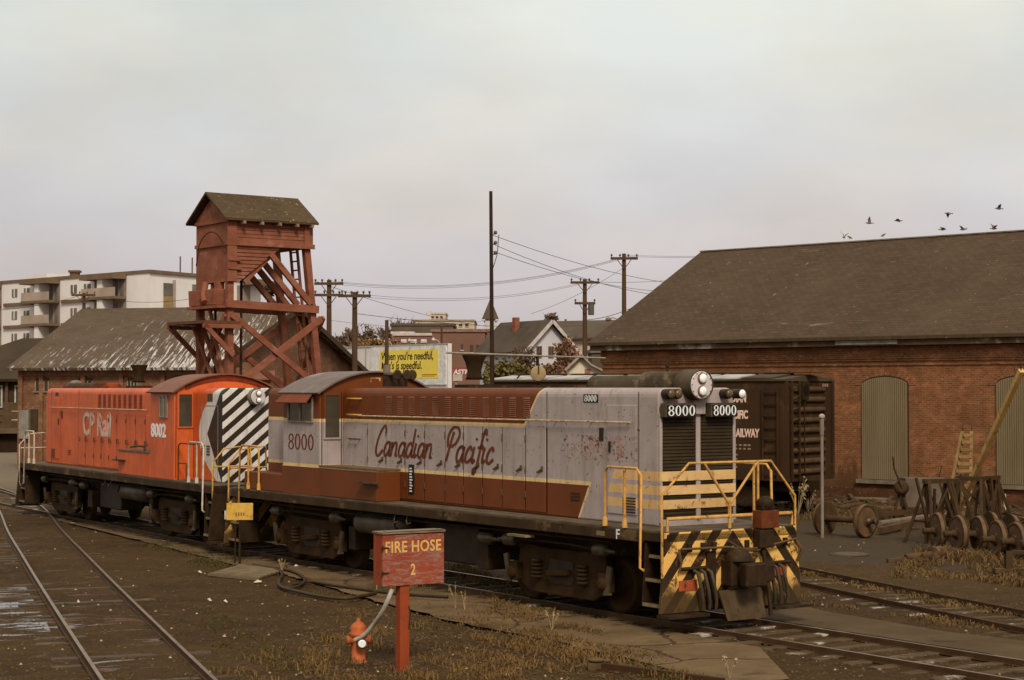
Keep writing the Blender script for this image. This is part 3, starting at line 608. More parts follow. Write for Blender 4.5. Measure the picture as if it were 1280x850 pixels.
locoB = loco('red', tuple(cB), R(thB + 90), 'orange red diesel locomotive numbered 8002 with black and white striped short hood')
# ---------------------------------------------------------------- ground, hills
def ground_h(x, y):
    h = -.10
    if y > 128: 
        t = min(1, (y - 128) / 470); h += 15.5 * t * t * (3 - 2*t) * (1 if y < 600 else 1)
    return h
gm, gt, gp = newmat('yard_earth', .93, 0, .15)
gx, gy, gz = coords(gt)
col = mixc(gt, noise(gt, .16, detail=8, rough=.65, lo=.38, hi=.62), (.066,.040,.018), (.036,.021,.009))
col = mixc(gt, noise(gt, 1.3, detail=8, rough=.7, lo=.45, hi=.7, out=(0,.7)), col, (.085,.053,.026))
col = mixc(gt, noise(gt, .5, detail=9, rough=.75, lo=.55, hi=.68, out=(0,.75)), col, (.022,.014,.009))
col = mixc(gt, noise(gt, 22, detail=4, rough=.8, lo=.54, hi=.68, out=(0,.8)), col, (.19,.125,.07))
col = mixc(gt, noise(gt, 30, detail=3, rough=.8, lo=.60, hi=.72, out=(0,.8)), col, (.018,.011,.007))
col = mixc(gt, noise(gt, 5.5, detail=9, rough=.85, lo=.50, hi=.62, out=(0,.65)), col, (.024,.014,.007)); col = mixc(gt, noise(gt, 3.1, (1,1,1), detail=9, rough=.85, lo=.60, hi=.68, out=(0,.6)), col, (.15,.10,.055))
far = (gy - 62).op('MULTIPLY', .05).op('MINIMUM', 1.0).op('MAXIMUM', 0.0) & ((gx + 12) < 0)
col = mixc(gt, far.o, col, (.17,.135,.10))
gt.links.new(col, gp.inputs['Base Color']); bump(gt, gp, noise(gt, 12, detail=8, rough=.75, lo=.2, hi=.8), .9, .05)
dd = gx + 4.9 + (gy - 25) * .333; ss = gy * .95 - gx * .32
cbn = nd(gt,'ShaderNodeCombineXYZ'); gt.links.new((dd*.8).o, cbn.inputs[0]); gt.links.new((ss*3.2).o, cbn.inputs[1])
wn_ = nd(gt,'ShaderNodeTexNoise'); wn_.inputs['Scale'].default_value = 1.0; wn_.inputs['Detail'].default_value = 5; wn_.inputs['Roughness'].default_value = .55; gt.links.new(cbn.outputs[0], wn_.inputs['Vector'])
wf_ = X(gt, noise(gt, .55, detail=3, lo=.3, hi=.7, out=(-.12,.12)))
inr = ((dd.abs() < .74) & (gy > 23) & (gy < 37)) * .05; lp = ((dd < -1.0) & (dd > -3.4) & (gy > 29.5) & (gy < 38)) * .15
wet = (X(gt, wn_.outputs[0]) + wf_ + inr + lp - .645).op('MULTIPLY', 18.0).op('MINIMUM', 1.0).op('MAXIMUM', 0.0) & (dd < .8) & (dd > -5) & (gy < 60)
rr = wet.op('MULTIPLY', -.86) + .93; gt.links.new(rr.o, gp.inputs['Roughness'])
gt.links.new((wet*.4 + .15).o, gp.inputs['Specular IOR Level'])
col = mixc(gt, wet.o, col, (.02,.013,.008)); gt.links.new(col, gp.inputs['Base Color'])
bb_ = next(n for n in gt.nodes if n.bl_idname == 'ShaderNodeBump'); gt.links.new((wet.op('MULTIPLY', -.93) + .9).o, bb_.inputs['Strength'])
# dark packed asphalt area around the wheelset yard, and paler gravel strip
ap = (X(gt, noise(gt, .7, detail=5, lo=.2, hi=.8, out=(-.9,.9))) + gy + gx*.4 - 45.8).op('MULTIPLY', 2.0).op('MINIMUM', 1.0).op('MAXIMUM', 0.0) & (gx > 4) & (gx < 12.5) & (gy < 62)
col = mixc(gt, ap.op('MULTIPLY', .85).o, col, (.058,.045,.037)); gt.links.new(col, gp.inputs['Base Color'])
xs_ = sorted(set(list(np.arange(-24, 24.1, .5)) + list(np.arange(-200, 201, 12.5)) + [-1500,-900,-500,-300,300,500,900,1500])); ys_ = sorted(set(list(np.arange(16, 70.1, .5)) + list(np.arange(70, 330, 6)) + list(np.arange(330, 800, 25)) + [-60,-20,0,8,900,1200,1800,2600]))
rg = np.random.RandomState(3); g = MB(); nx = len(xs_); vs_ = []
def lump(x, y): return .018*math.sin(x*1.7+.6*y)+.014*math.sin(2.9*y-x*1.1)+.012*math.sin(x*4.1+1)*math.sin(y*3.3)
for y in ys_:
    for x in xs_: vs_.append((x, y, ground_h(x, y) + (lump(x, y)*.7 - .01 if 16 < y < 70 and abs(x) < 24 else 0)))
g.add(vs_, [(j*nx+i, j*nx+i+1, (j+1)*nx+i+1, (j+1)*nx+i) for j in range(len(ys_)-1) for i in range(nx-1)], True)
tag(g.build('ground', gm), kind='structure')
def sheet(name, pts, z, mat, kind='structure', sub=0, th=0):
    m = MB()
    if th: m.ex_z([(p[0], p[1]) for p in pts], z - th, z)
    else: m.add([(p[0], p[1], z) for p in pts], [tuple(range(len(pts)))])
    return tag(m.build(name, mat), kind=kind)
pave = M('pavement_concrete', (.135,.090,.052), (.075,.049,.028), scale=1.1, rough=.9, c3=(.038,.024,.012), s3=.5, bmp=.4, lo=.3, hi=.7)
asph = M('asphalt_dark', (.066,.052,.044), (.044,.034,.028), scale=.5, rough=.85, c3=(.085,.064,.046), s3=.8, bmp=.3)
def cracked(m):   # hairline cracks and oil blots in the slabs
    t = m.node_tree; p = t.nodes['Principled BSDF']; src = p.inputs['Base Color'].links[0].from_socket; c = nd(t,'ShaderNodeTexCoord'); v = nd(t,'ShaderNodeTexVoronoi', feature='DISTANCE_TO_EDGE'); v.inputs['Scale'].default_value = .55
    n = nd(t,'ShaderNodeTexNoise'); n.inputs['Scale'].default_value = 1.5; n.inputs['Detail'].default_value = 6; t.links.new(c.outputs['Object'], n.inputs['Vector']); a = nd(t,'ShaderNodeMix', data_type='RGBA'); a.inputs[0].default_value = .35; t.links.new(c.outputs['Object'], a.inputs[6]); t.links.new(n.outputs['Color'], a.inputs[7]); t.links.new(a.outputs[2], v.inputs['Vector'])
    k = (X(t, v.outputs['Distance']) < .012) * .8; col = mixc(t, k.o, src, (.02,.012,.007)); col = mixc(t, noise(t, .8, detail=7, rough=.7, lo=.58, hi=.70, out=(0,.7)), col, (.028,.018,.010)); col = mixc(t, noise(t, 14, detail=5, rough=.8, lo=.55, hi=.7, out=(0,.5)), col, (.20,.14,.09)); t.links.new(col, p.inputs['Base Color'])
cracked(pave)
def P2(x, y, z=-.04): p = gnd(x, y, z); return (p.x, p.y)
def off(c, fx, fy, a, b): p = c + fx*a + fy*b; return (float(p[0]), float(p[1]))
def wob(a, b, n, amp=.12):   # ragged edge between two points
    out = []; rn = random.Random(int(a[0]*100))
    for k in range(n): t = k/n; out.append((a[0]+(b[0]-a[0])*t+rn.uniform(-amp,amp), a[1]+(b[1]-a[1])*t+rn.uniform(-amp,amp)))
    return out
ed_ = [(150,668),(230,688),(280,701),(347,714),(386,724),(445,742),(492,755),(593,780),(700,800),(766,817),(878,843),(905,851),(1003,845)]
nearpts = sum((wob(P2(*ed_[i]), P2(*ed_[i+1]), 7, .07) for i in range(len(ed_)-1)), []) + [off(cA,fxA,fyA,10.6,-1.25), off(cA,fxA,fyA,-8.5,-1.25), off(cB,-heading(thB+180)[0],-heading(thB+180)[1],-6.0,-1.25)]
def pav_poly(pts, name, mat, z):
    import mathutils.geometry as G
    tri = G.tessellate_polygon([[Vector((p[0],p[1],0)) for p in pts]]); m = MB(); m.add([(p[0],p[1],z) for p in pts], [tuple(t) for t in tri]); return tag(m.build(name, mat), kind='structure')
pav_poly(nearpts, 'pavement', pave, -.070)
pav_poly([off(cA,fxA,fyA,4.0,1.2), off(cA,fxA,fyA,13.2,1.2), P2(1420,880), P2(1400,815), P2(1280,799), P2(1180,787), P2(1080,770), P2(1030,762), P2(960,742), P2(900,715)], 'pavement', M('pavement_oily', (.082,.056,.032), (.045,.030,.017), scale=.9, rough=.9, c3=(.025,.016,.009), s3=.6, bmp=.4, lo=.3, hi=.7), -.066)
kb = M('kerb_pale', (.30,.24,.17), (.17,.12,.08), scale=3)
# ---------------------------------------------------------------- tracks
railtop = M('rail_head', (.24,.19,.14), (.15,.11,.075), scale=2, rough=.34, metal=.6)
railm = M('rail_rust', (.060,.032,.018), (.035,.02,.012), scale=3, rough=.8)
tiem = M('tie_wood', (.085,.062,.042), (.035,.024,.015), scale=2, stretch=(1,6,1), rough=.85, c3=(.34,.29,.24), s3=1.3, bmp=.3)
tiew = M('tie_wet', (.05,.034,.020), (.024,.015,.009), scale=2, stretch=(1,6,1), rough=.6, spec=.3, c3=(.10,.07,.045), s3=1.5)
def smooth2(pts, k=8): return spline([tuple(p) for p in pts], k)
def track(pts, label, n_ties, t0, tstep, tm, rails=(1, 1), railbright=True, gap=None, hr_=(-.088,-.066)):
    P = [Vector((p[0], p[1])) for p in pts]; root = thing('railway_track', (0,0,0), 0, label, 'railway track')
    def offs(o):
        out = []
        for i, p in enumerate(P):
            d = (P[min(i+1,len(P)-1)] - P[max(i-1,0)]).normalized(); out.append(p + Vector((d.y, -d.x))*o)
        return out
    for s, on in zip((-1, 1), rails):
        if not on: continue
        L = [[offs(s*o)[i] for i in range(len(P))] for o in (.72, .778)]; W = [[offs(s*o)[i] for i in range(len(P))] for o in (.68, .825)]
        for nm, (a, b), z0, z1, m_ in (('rail', L, -.10, -.004, railm), ('foot', W, -.10, -.085, railm), ('rail_head', L, -.004, .0, railtop if railbright else railm)):
            mb = MB(); n = len(P); vs = []
            for i in range(n): vs += [(a[i].x,a[i].y,z0),(b[i].x,b[i].y,z0),(b[i].x,b[i].y,z1),(a[i].x,a[i].y,z1)]
            mb.add(vs, [(i*4+k, i*4+(k+1)%4, (i+1)*4+(k+1)%4, (i+1)*4+k) for i in range(n-1) for k in range(4)] + [(3,2,1,0),(n*4-4,n*4-3,n*4-2,n*4-1)])
            if nm == 'rail': ro = mb.build(nm, m_, root)
            else: mb.build(nm, m_, ro)
    # ties
    cum = [0]
    for i in range(1, len(P)): cum.append(cum[-1] + (P[i]-P[i-1]).length)
    for k in range(n_ties):
        t = t0 + k*tstep
        if t > cum[-1]: break
        if gap and gap[0] < t < gap[1]: continue
        i = max(j for j in range(len(P)-1) if cum[j] <= t); d = (P[i+1]-P[i]).normalized(); c = P[i] + d*(t-cum[i]); nrm = Vector((d.y, -d.x))
        a = random.uniform(-.06,.06); nrm = (nrm + d*a).normalized(); h = random.uniform(*hr_); l = random.uniform(1.2,1.34)
        mb = MB(); p0 = c - nrm*l; p1 = c + nrm*l; mb.beam((p0.x,p0.y,h-.08),(p1.x,p1.y,h-.08+random.uniform(-.01,.01)),random.uniform(.19,.25),.16); mb.build('tie', tm, root, .012, 1)
    return root
aF = lambda a: off(cA, fxA, fyA, a, 0)
fB, yB = -heading(thB+180)[0], heading(thB+180)[1]
bF = lambda a: (float(cB[0] + fB[0]*a), float(cB[1] + fB[1]*a))
main = [aF(16), aF(8), aF(0), aF(-7), aF(-8.9)] + [bF(7), bF(0), bF(-8.6)] + [(-18.0,65.4), (-20.6,70.6), (-24.2,78.4)]
track(smooth2(main, 5), 'main track running under both locomotives with pale ties showing ahead of the grey one', 90, .4, .62, tiem)
cl = [(-4.05,22.6),(-4.92,25.2),(-6.40,29.62),(-8.72,36.6),(-11.15,44),(-13.70,51.8),(-16.85,61.8),(-19.25,68),(-21.5,73.2),(-24.9,80)]
track(smooth2(cl, 5), 'curving side track in wet dark mud at the left foreground', 80, .3, .62, tiew, hr_=(-.135,-.100))
rt = [(9.0+2.8,31.9-7.0),(9.0,31.9),(6.2,39.9),(4.2,46.0)]
track(smooth2(rt, 4), 'dull rusty side track between the pavement and the wheelset yard', 45, .3, .6, tiem, railbright=False, hr_=(-.12,-.085))
# puddles
pm, pt, pp = newmat('puddle_water', .08, 0, .5); pp.inputs['Base Color'].default_value = (.03,.02,.013,1)
def puddle(cx, cy, a, b, rot, z=-.058):
    m = MB(); n = 18; v = [(0,0,0)]; rn = random.Random(int(cx*77+cy)); 
    for k in range(n): t = 2*math.pi*k/n; r = rn.uniform(.6,1.15); x, y = a*r*math.cos(t), b*r*math.sin(t); v.append((x*math.cos(rot)-y*math.sin(rot), x*math.sin(rot)+y*math.cos(rot), 0))
    v = [(p[0]+cx, p[1]+cy, z) for p in v]; m.add(v, [(0, k+1, (k+1)%n+1) for k in range(n)], True); return tag(m.build('water', pm), kind='structure')
for px, py, a, b in () and ((8,742,.55,.9),(14,770,.75,.6),(40,775,.3,.3),(2,790,.4,.5),(-20,755,.5,1.0)): p = gnd(px,py); puddle(p.x,p.y,a,b,.35)
for px, py, a in () and ((95,765,.5),(118,784,.75),(125,797,.62),(112,803,.55),(150,822,.45),(165,842,.7),(90,742,.4),(70,720,.35),(128,812,.4),(185,843,.35),(60,705,.3)): p = gnd(px,py); puddle(p.x,p.y,a,.10,-.32,-.054)
# ---------------------------------------------------------------- generic pieces
def poly(mb, pts): mb.add(pts, [tuple(range(len(pts)))])
def slab(mb, q, th):   # thick panel from a 3d polygon
    q = [Vector(p) for p in q]; n = (q[1]-q[0]).cross(q[2]-q[0]).normalized(); n = -n if n.z > 0 else n
    mb.prism(q, [p + n*th for p in q])
def shingle(name, a, b, extra=None, sc=1.0, rough=.9):
    m, t, p = newmat(name, rough); c = nd(t,'ShaderNodeTexCoord'); k = nd(t,'ShaderNodeTexBrick'); t.links.new(c.outputs['UV'], k.inputs['Vector'])
    k.inputs['Scale'].default_value = 1; k.inputs['Brick Width'].default_value = .36*sc; k.inputs['Row Height'].default_value = .2*sc; k.inputs['Mortar Size'].default_value = .014*sc
    k.inputs['Color1'].default_value = (*warm(a),1); k.inputs['Color2'].default_value = (*warm(b),1); k.inputs['Mortar'].default_value = (*[x*.55 for x in b],1)
    col = mixc(t, noise(t, .22, detail=8, rough=.7, lo=.35, hi=.7, out=(0,.5)), k.outputs[0], tuple(x*1.5 for x in a))
    if extra: col = extra(t, col)
    t.links.new(col, p.inputs['Base Color']); bump(t, p, k.outputs['Fac'], -.4, .02); return m
def white_flecks(t, col):
    c = mixc(t, noise(t, 3.0, (1,1,1), detail=4, rough=.9, lo=.655, hi=.69, out=(0,.8)), col, (.30,.25,.20))
    return mixc(t, noise(t, 1.3, (.35,1,3), detail=6, rough=.8, lo=.63, hi=.70, out=(0,.55)), c, (.22,.18,.145))
shopbrick = brick('shop_brick', (.30,.10,.038), (.125,.045,.019), (.26,.15,.08), grime=.6, ms=.015, damp=True)
# ---------------------------------------------------------------- brick shop on the right
thW = R(47); wl = Vector((.731,-.682,0)); wi = Vector((.682,.731,0)); W0 = Vector((3.75,74.6,0))
def w2l(u, v, z): p = W0 + wl*u + wi*v; return (p.x, p.y, z)
shop = thing('brick_workshop', tuple(W0), math.atan2(wl.y, wl.x), 'long red brick railway workshop with dark shingle gable roof and boarded arched openings', 'workshop')
LEN, WID, EV, RD = 46, 14.5, 5.95, 10.15
wm = MB(); ends = [(0,-.3),(WID,-.3),(WID,EV),(WID/2,RD-.25),(0,EV)]
wm.ex_x([(a, b) for a, b in ends], 0, LEN); wm.build('wall', shopbrick, shop)
b = MB()
for k, (z0, z1, o) in enumerate(((4.90,4.98,.04),(5.06,5.14,.05),(5.14,5.34,.08),(5.34,5.72,.05))): b.box(-.05, LEN, -o, -.003, z0, z1)
b.build('cornice', shopbrick, shop)
b = MB(); b.box(-.3, LEN, -.45, -.05, 5.62, 5.95); fb = b.build('fascia', M('fascia_board', (.085,.055,.036), (.04,.026,.017), scale=1.2, stretch=(1,1,3), c3=(.22,.20,.16), s3=.5), shop)
b = MB(); b.box(11.6, 14.2, -.47, -.452, 5.66, 5.86); b.build('patch_board', M('patch_grey', (.20,.19,.15), (.12,.11,.085)), fb)
rm = MB()
slope = (RD-EV)/(WID/2)
rm.prism([(-.35,-.55,EV-.55*slope+.32),(-.35,WID/2,RD+.02),(-.35,WID/2,RD-.10),(-.35,-.55,EV-.55*slope+.20)], [(LEN,-.55,EV-.55*slope+.32),(LEN,WID/2,RD+.02),(LEN,WID/2,RD-.10),(LEN,-.55,EV-.55*slope+.20)])
rm.prism([(-.35,WID+.55,EV-.55*slope+.32),(-.35,WID/2,RD+.02),(-.35,WID/2,RD-.10),(-.35,WID+.55,EV-.55*slope+.20)], [(LEN,WID+.55,EV-.55*slope+.32),(LEN,WID/2,RD+.02),(LEN,WID/2,RD-.10),(LEN,WID+.55,EV-.55*slope+.20)])
shin = shingle('shop_shingles', (.060,.040,.028), (.040,.027,.019), white_flecks)
rf = rm.build('roof', shin, shop)
b = MB(); b.box(-.35, LEN, WID/2-.12, WID/2+.12, RD, RD+.05); b.build('ridge_cap', M('ridge_pale', (.22,.185,.155), (.12,.10,.08), scale=2), rf)
corr = None
cm, ct, cp_ = newmat('corrugated_panel', .6); c_ = nd(ct,'ShaderNodeTexCoord'); sx_ = nd(ct,'ShaderNodeSeparateXYZ'); ct.links.new(c_.outputs['UV'], sx_.inputs[0]); cx_ = X(ct, sx_.outputs[0])
ct.links.new(mixc(ct, noise(ct, .8, (1,1,.3), lo=.3, hi=.7), (.215,.165,.10), (.155,.115,.065)), cp_.inputs['Base Color'])
for (pxl, pxr) in ((905,962),(1077,1136),(1245,1310),(1440,1515)):
    def us(px):   # wall coordinate of an image column
        r = ray(px, 500); k = r[0]/r[1]; return (k*W0.y - W0.x)/(wl.x - k*wl.y)
    if pxl < 1000: continue
    u0, u1 = us(pxl), us(pxr); z0, z1, zc = .72, 4.18, 4.52
    um = (u0+u1)/2; hw = (u1-u0)/2; ar = [(um + hw*math.cos(t), z1 + (zc-z1)*math.sin(t)) for t in [math.pi*k/14 for k in range(15)]]
    rv = MB(); rv.ex_y([(u0,z0),(u1,z0)] + ar, -.012, -.002); ho = rv.build('arched_opening', M('reveal_dark', (.05,.03,.02)), shop)
    pn = MB(); nseg = 22
    for k in range(nseg):   # corrugated strips, clipped to the arch
        a = u0+.04 + (u1-u0-.08)*k/nseg; c2 = u0+.04 + (u1-u0-.08)*(k+1)/nseg; mid = (a+c2)/2
        top = lambda u: z1 + (zc-z1)*math.sqrt(max(0, 1-((u-um)/hw)**2)) - .05
        c3_ = a+(c2-a)*.72; pn.prism([(a,-.014,z0+.04),(a,-.06,z0+.04),(c3_,-.06,z0+.04),(c3_,-.014,z0+.04)], [(a,-.014,top(a)),(a,-.06,top(a)),(c3_,-.06,top(c3_)),(c3_,-.014,top(c3_))])
    pn.build('corrugated_panel', cm, ho)
    sm_ = MB(); sm_.box(u0-.18, u1+.18, -.14, -.003, z0-.12, z0+.02); sm_.build('sill', M('stone_sill', (.20,.165,.12), (.13,.10,.07)), ho)
    ac = MB()
    for k in range(14):
        t0, t1 = math.pi*k/14+.01, math.pi*(k+1)/14-.01; q = [(um+(hw+e)*math.cos(t), z1+(zc-z1+e)*math.sin(t)) for t, e in ((t0,.01),(t1,.01),(t1,.3),(t0,.3))]; ac.ex_y(q, -.02, -.001)
    ac.build('brick_arch', shopbrick, ho)
b = MB(); b.box(-.06, LEN, -.10, -.002, -.3, .42); b.build('plinth', brick('plinth_brick', (.12,.038,.018), (.07,.025,.014), (.08,.05,.03), grime=.9), shop)
# ---------------------------------------------------------------- brick freight shed on the left
shedbrick = brick('shed_brick', (.20,.085,.045), (.14,.058,.032), (.20,.13,.09), grime=.45, bw=.24, bh=.08)
eR, eL, rR, rL = at(258,459,90), at(24,461,92.5), at(364,386,101.7), at(112,396,105); eF = at(449,463,114.5); eB = eL + (eF - eR)
for p in (eL, eF, eB): p.z = eR.z
rL.z = rR.z
def h0(p, z=-.3): return (p.x, p.y, z)
loc0 = Vector((eR.x, eR.y, 0)); shed = thing('brick_freight_shed', tuple(loc0), 0, 'brown brick freight shed with lichen streaked low pitched roof behind the red tower', 'shed')
def L(p, z=None): return (p[0]-loc0.x, p[1]-loc0.y, p[2] if z is None else z)
m = MB(); T = [L(eR), L(eF), L(eB), L(eL), L(rR), L(rL)]; Bt = [L(eR,-.3), L(eF,-.3), L(eB,-.3), L(eL,-.3)]
m.add(T + Bt, [(0,3,9,6),(6,7,1,4,0),(1,7,8,2),(8,9,3,5,2),(6,9,8,7),(0,4,5,3),(1,2,5,4)]); m.build('wall', shedbrick, shed)
def lich(t, col):
    f = noise(t, .9, (1.0, 1.0, 1.0), detail=8, rough=.75, lo=.50, hi=.56)
    c = nd(t,'ShaderNodeTexCoord'); sp = nd(t,'ShaderNodeSeparateXYZ'); t.links.new(c.outputs['UV'], sp.inputs[0]); u, v = X(t, sp.outputs[0]), X(t, sp.outputs[1])
    # long run marks down the slope
    cb = nd(t,'ShaderNodeCombineXYZ'); t.links.new((u*4.0 + v*1.0).o, cb.inputs[0]); t.links.new((v*.22).o, cb.inputs[1]); n = nd(t,'ShaderNodeTexNoise'); n.inputs['Scale'].default_value = 1.6; n.inputs['Detail'].default_value = 8; n.inputs['Roughness'].default_value = .75; t.links.new(cb.outputs[0], n.inputs['Vector'])
    xx, yy, zz = coords(t)
    bias = (xx + 9).op('MULTIPLY', .011).op('MINIMUM', .11).op('MAXIMUM', -.12) - (zz - 6.0) * .035
    m_ = (X(t, n.outputs[0]) + bias - .585).op('MULTIPLY', 11.0).op('MINIMUM', .85).op('MAXIMUM', 0.0)
    return mixc(t, m_.o, col, (.55,.50,.46))
shedroof = shingle('shed_roof', (.080,.055,.040), (.052,.036,.027), lich, rough=.9)
def roofplane(mb, a, b, c, d, ov=.0, th=.14):
    slab(mb, [Vector(a)+Vector((0,0,.16)), Vector(b)+Vector((0,0,.16)), Vector(c)+Vector((0,0,.16)), Vector(d)+Vector((0,0,.16))], th)
eo = lambda e, r, k=.05: e + (e - r)*k
exR, exL = (eR - eL).normalized()*.5, (eR - eL).normalized()*-.5
m = MB(); roofplane(m, L(eo(eL,rL)+exL), L(eo(eR,rR)+exR), L(rR+exR), L(rL+exL)); roofplane(m, L(eo(eB,rL)+exL), L(eo(eF,rR)+exR), L(rR+exR), L(rL+exL)); rfo = m.build('roof', shedroof, shed)
m = MB(); m.beam(L(eo(eR,rR)+exR+Vector((0,-.05,-.02))), L(rR+exR+Vector((0,-.05,-.02))), .12, .3); m.beam(L(eo(eF,rR)+exR), L(rR+exR), .12, .3); m.build('barge_board', M('barge_dark', (.06,.04,.03)), rfo)
dl = (Vector(h0(eL,0)) - Vector(h0(eR,0))); Ls = dl.length; dl.normalize(); dn = Vector((dl.y, -dl.x, 0)); dn = dn if dn.y < 0 else -dn
def face(parent, name, u0, u1, z0, z1, mat, out=.03, a=0.0, d=dl, o=None, n=dn):
    o = o or Vector((0,0,0)); mb = MB(); q = [o+d*u+n*w_ for u, w_ in ((u0,a),(u1,a),(u1,a+out),(u0,a+out))]; mb.prism([(p.x,p.y,z0) for p in q], [(p.x,p.y,z1) for p in q]); return mb.build(name, mat, parent)
def shed_u(px): r = ray(px, 470); k = r[0]/r[1]; return (k*loc0.y - loc0.x)/(dl.x - k*dl.y)
for a, c in ((30,48),(52,100),(110,148),(157,200),(209,252)): # brick pilaster frames
    face(shed, 'pilaster', shed_u(c+2), shed_u(c+7), -.2, 4.95, shedbrick, .12)
face(shed, 'brick_band', 0, Ls, 4.72, 5.0, shedbrick, .10); face(shed, 'pilaster', Ls-.25, Ls, -.2, 4.95, shedbrick, .13)
wfr = M('shed_window_frame', (.30,.25,.20), (.2,.16,.13))
for a, c in ((45,61),(98,116),(160,172),(222,234)):
    f_ = face(shed, 'window', shed_u(c), shed_u(a), 3.95, 4.62, M('shed_window_dark', (.045,.035,.03)), .03)
    u0, u1 = shed_u(c), shed_u(a)
    for q in (0,.33,.66,1): face(f_, 'window_bar', u0+(u1-u0)*q-.02, u0+(u1-u0)*q+.02, 3.95, 4.45, wfr, .03, .032)
    face(f_, 'sill', u0-.1, u1+.1, 3.86, 3.94, M('stone_sill', (.2,.165,.12)), .1)
face(shed, 'door', shed_u(48), shed_u(38), 1.9, 3.0, M('shed_door_dark', (.05,.035,.022)), .05)
face(shed, 'door', shed_u(60), shed_u(49), 1.9, 3.0, M('shed_door_brown', (.16,.10,.05), (.11,.07,.035)), .06)
face(shed, 'lean_to', shed_u(39), shed_u(27), 1.5, 2.95, M('grey_board', (.20,.18,.15)), .25)
# dark gable windows on the end wall
gd = (Vector(h0(eF,0)) - Vector(h0(eR,0))); Lg = gd.length; gd.normalize(); gn = Vector((gd.y,-gd.x,0)); gn = gn if gn.x*1 > 0 or gn.y < 0 else -gn
def gab(px0, px1, py0, py1, name, mat):
    def uu(px): r = ray(px, 470); k = r[0]/r[1]; return (k*loc0.y - loc0.x)/(gd.x - k*gd.y)
    u0, u1 = uu(px0), uu(px1); dep = loc0.y + gd.y*(u0+u1)/2; z1 = EYE+(486-py0)/FPX*dep; z0 = EYE+(486-py1)/FPX*dep
    return face(shed, name, u0, u1, z0, z1, mat, .05, 0, gd, None, gn)
gab(365,372,418,438,'window',M('shed_window_dark', (.045,.035,.03)))
# low annex with chimney and little red roof
an = at(318,470,84); ax = thing('brick_annex', (an.x, an.y, 0), .1, 'low brick annex with squat chimney and small red gabled vent under the tower', 'annex')
m = MB(); m.box(-1.6,3.2,0,4,-.3,4.0); m.build('wall', shedbrick, ax); m = MB(); m.box(-1.8,3.4,-.2,4.2,4.0,4.14); m.build('roof', M('tar_roof', (.07,.05,.04)), ax)
m = MB(); m.box(-.9,.0,1.0,1.8,4.14,5.05); m.box(-.7,-.2,1.2,1.6,5.05,5.3); m.build('chimney', shedbrick, ax)
redwood = M('tower_red', (.23,.085,.055), (.16,.055,.035), scale=1.6, stretch=(1,1,2), rough=.85, c3=(.26,.115,.085), s3=1.1)
m = MB(); m.box(-.1,.75,.1,.8,4.14,4.5); m.build('vent', redwood, ax); m = MB(); m.ex_x([(-.1,4.46),(.45,4.84),(1.0,4.46),(1.0,4.52),(.45,4.92),(-.1,4.52)], -.25, .95); m.build('vent_roof', M('vent_roof_red', (.16,.07,.055)), ax)
# ---------------------------------------------------------------- dark shed at the far left + dock
ds = thing('dark_roofed_shed', (-46,128,0), 0, 'dark roofed goods shed with pale framed windows at the left edge', 'shed')
m = MB(); m.box(3.2,14,0,14,-.2,4.9); m.build('wall', M('dark_wall', (.045,.03,.02), (.028,.018,.012), scale=1), ds)
m = MB(); E1, E2, R1, R2 = 4.75, 14.8, 7.85, 7; slab(m, [Vector(p) for p in [(2.6,-.8,E1),(14.5,-.8,E1),(20.5,R2,R1),(9.3,R2,R1)]], .2); slab(m, [Vector(p) for p in [(2.6,14.8,E1),(14.5,14.8,E1),(20.5,R2,R1),(9.3,R2,R1)]], .2); slab(m, [Vector(p) for p in [(2.6,-.8,E1),(2.6,14.8,E1),(9.3,R2,R1)]], .2); m.build('roof', M('charcoal_roof', (.040,.029,.023), (.028,.02,.016), scale=.5), ds)
for k in range(4):
    x = 3.6 + k*2.35
    m = MB(); m.box(x, x+1.5, -.06, -.002, 2.7, 4.3); f_ = m.build('window', M('pale_frame', (.42,.38,.32)), ds); m = MB(); m.box(x+.12, x+.45, -.08,-.061,2.8,4.2); m.box(x+.58, x+.92,-.08,-.061,2.8,4.2); m.box(x+1.05,x+1.38,-.08,-.061,2.8,4.2); m.build('pane', M('shed_window_dark', (.045,.035,.03)), f_)
    m = MB(); m.box(x+1.75, x+1.95, -.3, -.002, 1.0, 4.6); m.build('post', M('pale_frame', (.42,.38,.32)) if k % 2 else M('post_brown', (.10,.06,.04)), ds)
dk = thing('loading_dock', (-34,117,0), 0, 'low timber loading dock with pallets on it at the left edge', 'loading dock')
m = MB(); m.box(-16,6.5,0,9,1.15,1.45); m.build('deck', M('dock_wood', (.11,.085,.06), (.06,.045,.03), scale=1), dk)
for k in range(9): 
    m = MB(); m.box(-15.5+k*2.6,-15.2+k*2.6,.1,.4,-.1,1.15); m.build('post', M('post_brown', (.10,.06,.04)), dk)
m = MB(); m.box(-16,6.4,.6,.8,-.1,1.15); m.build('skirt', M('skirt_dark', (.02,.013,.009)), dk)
tan = M('crate_tan', (.60,.45,.31), (.50,.35,.23), scale=3); brn = M('crate_brown', (.085,.055,.038), (.05,.033,.022), scale=3)
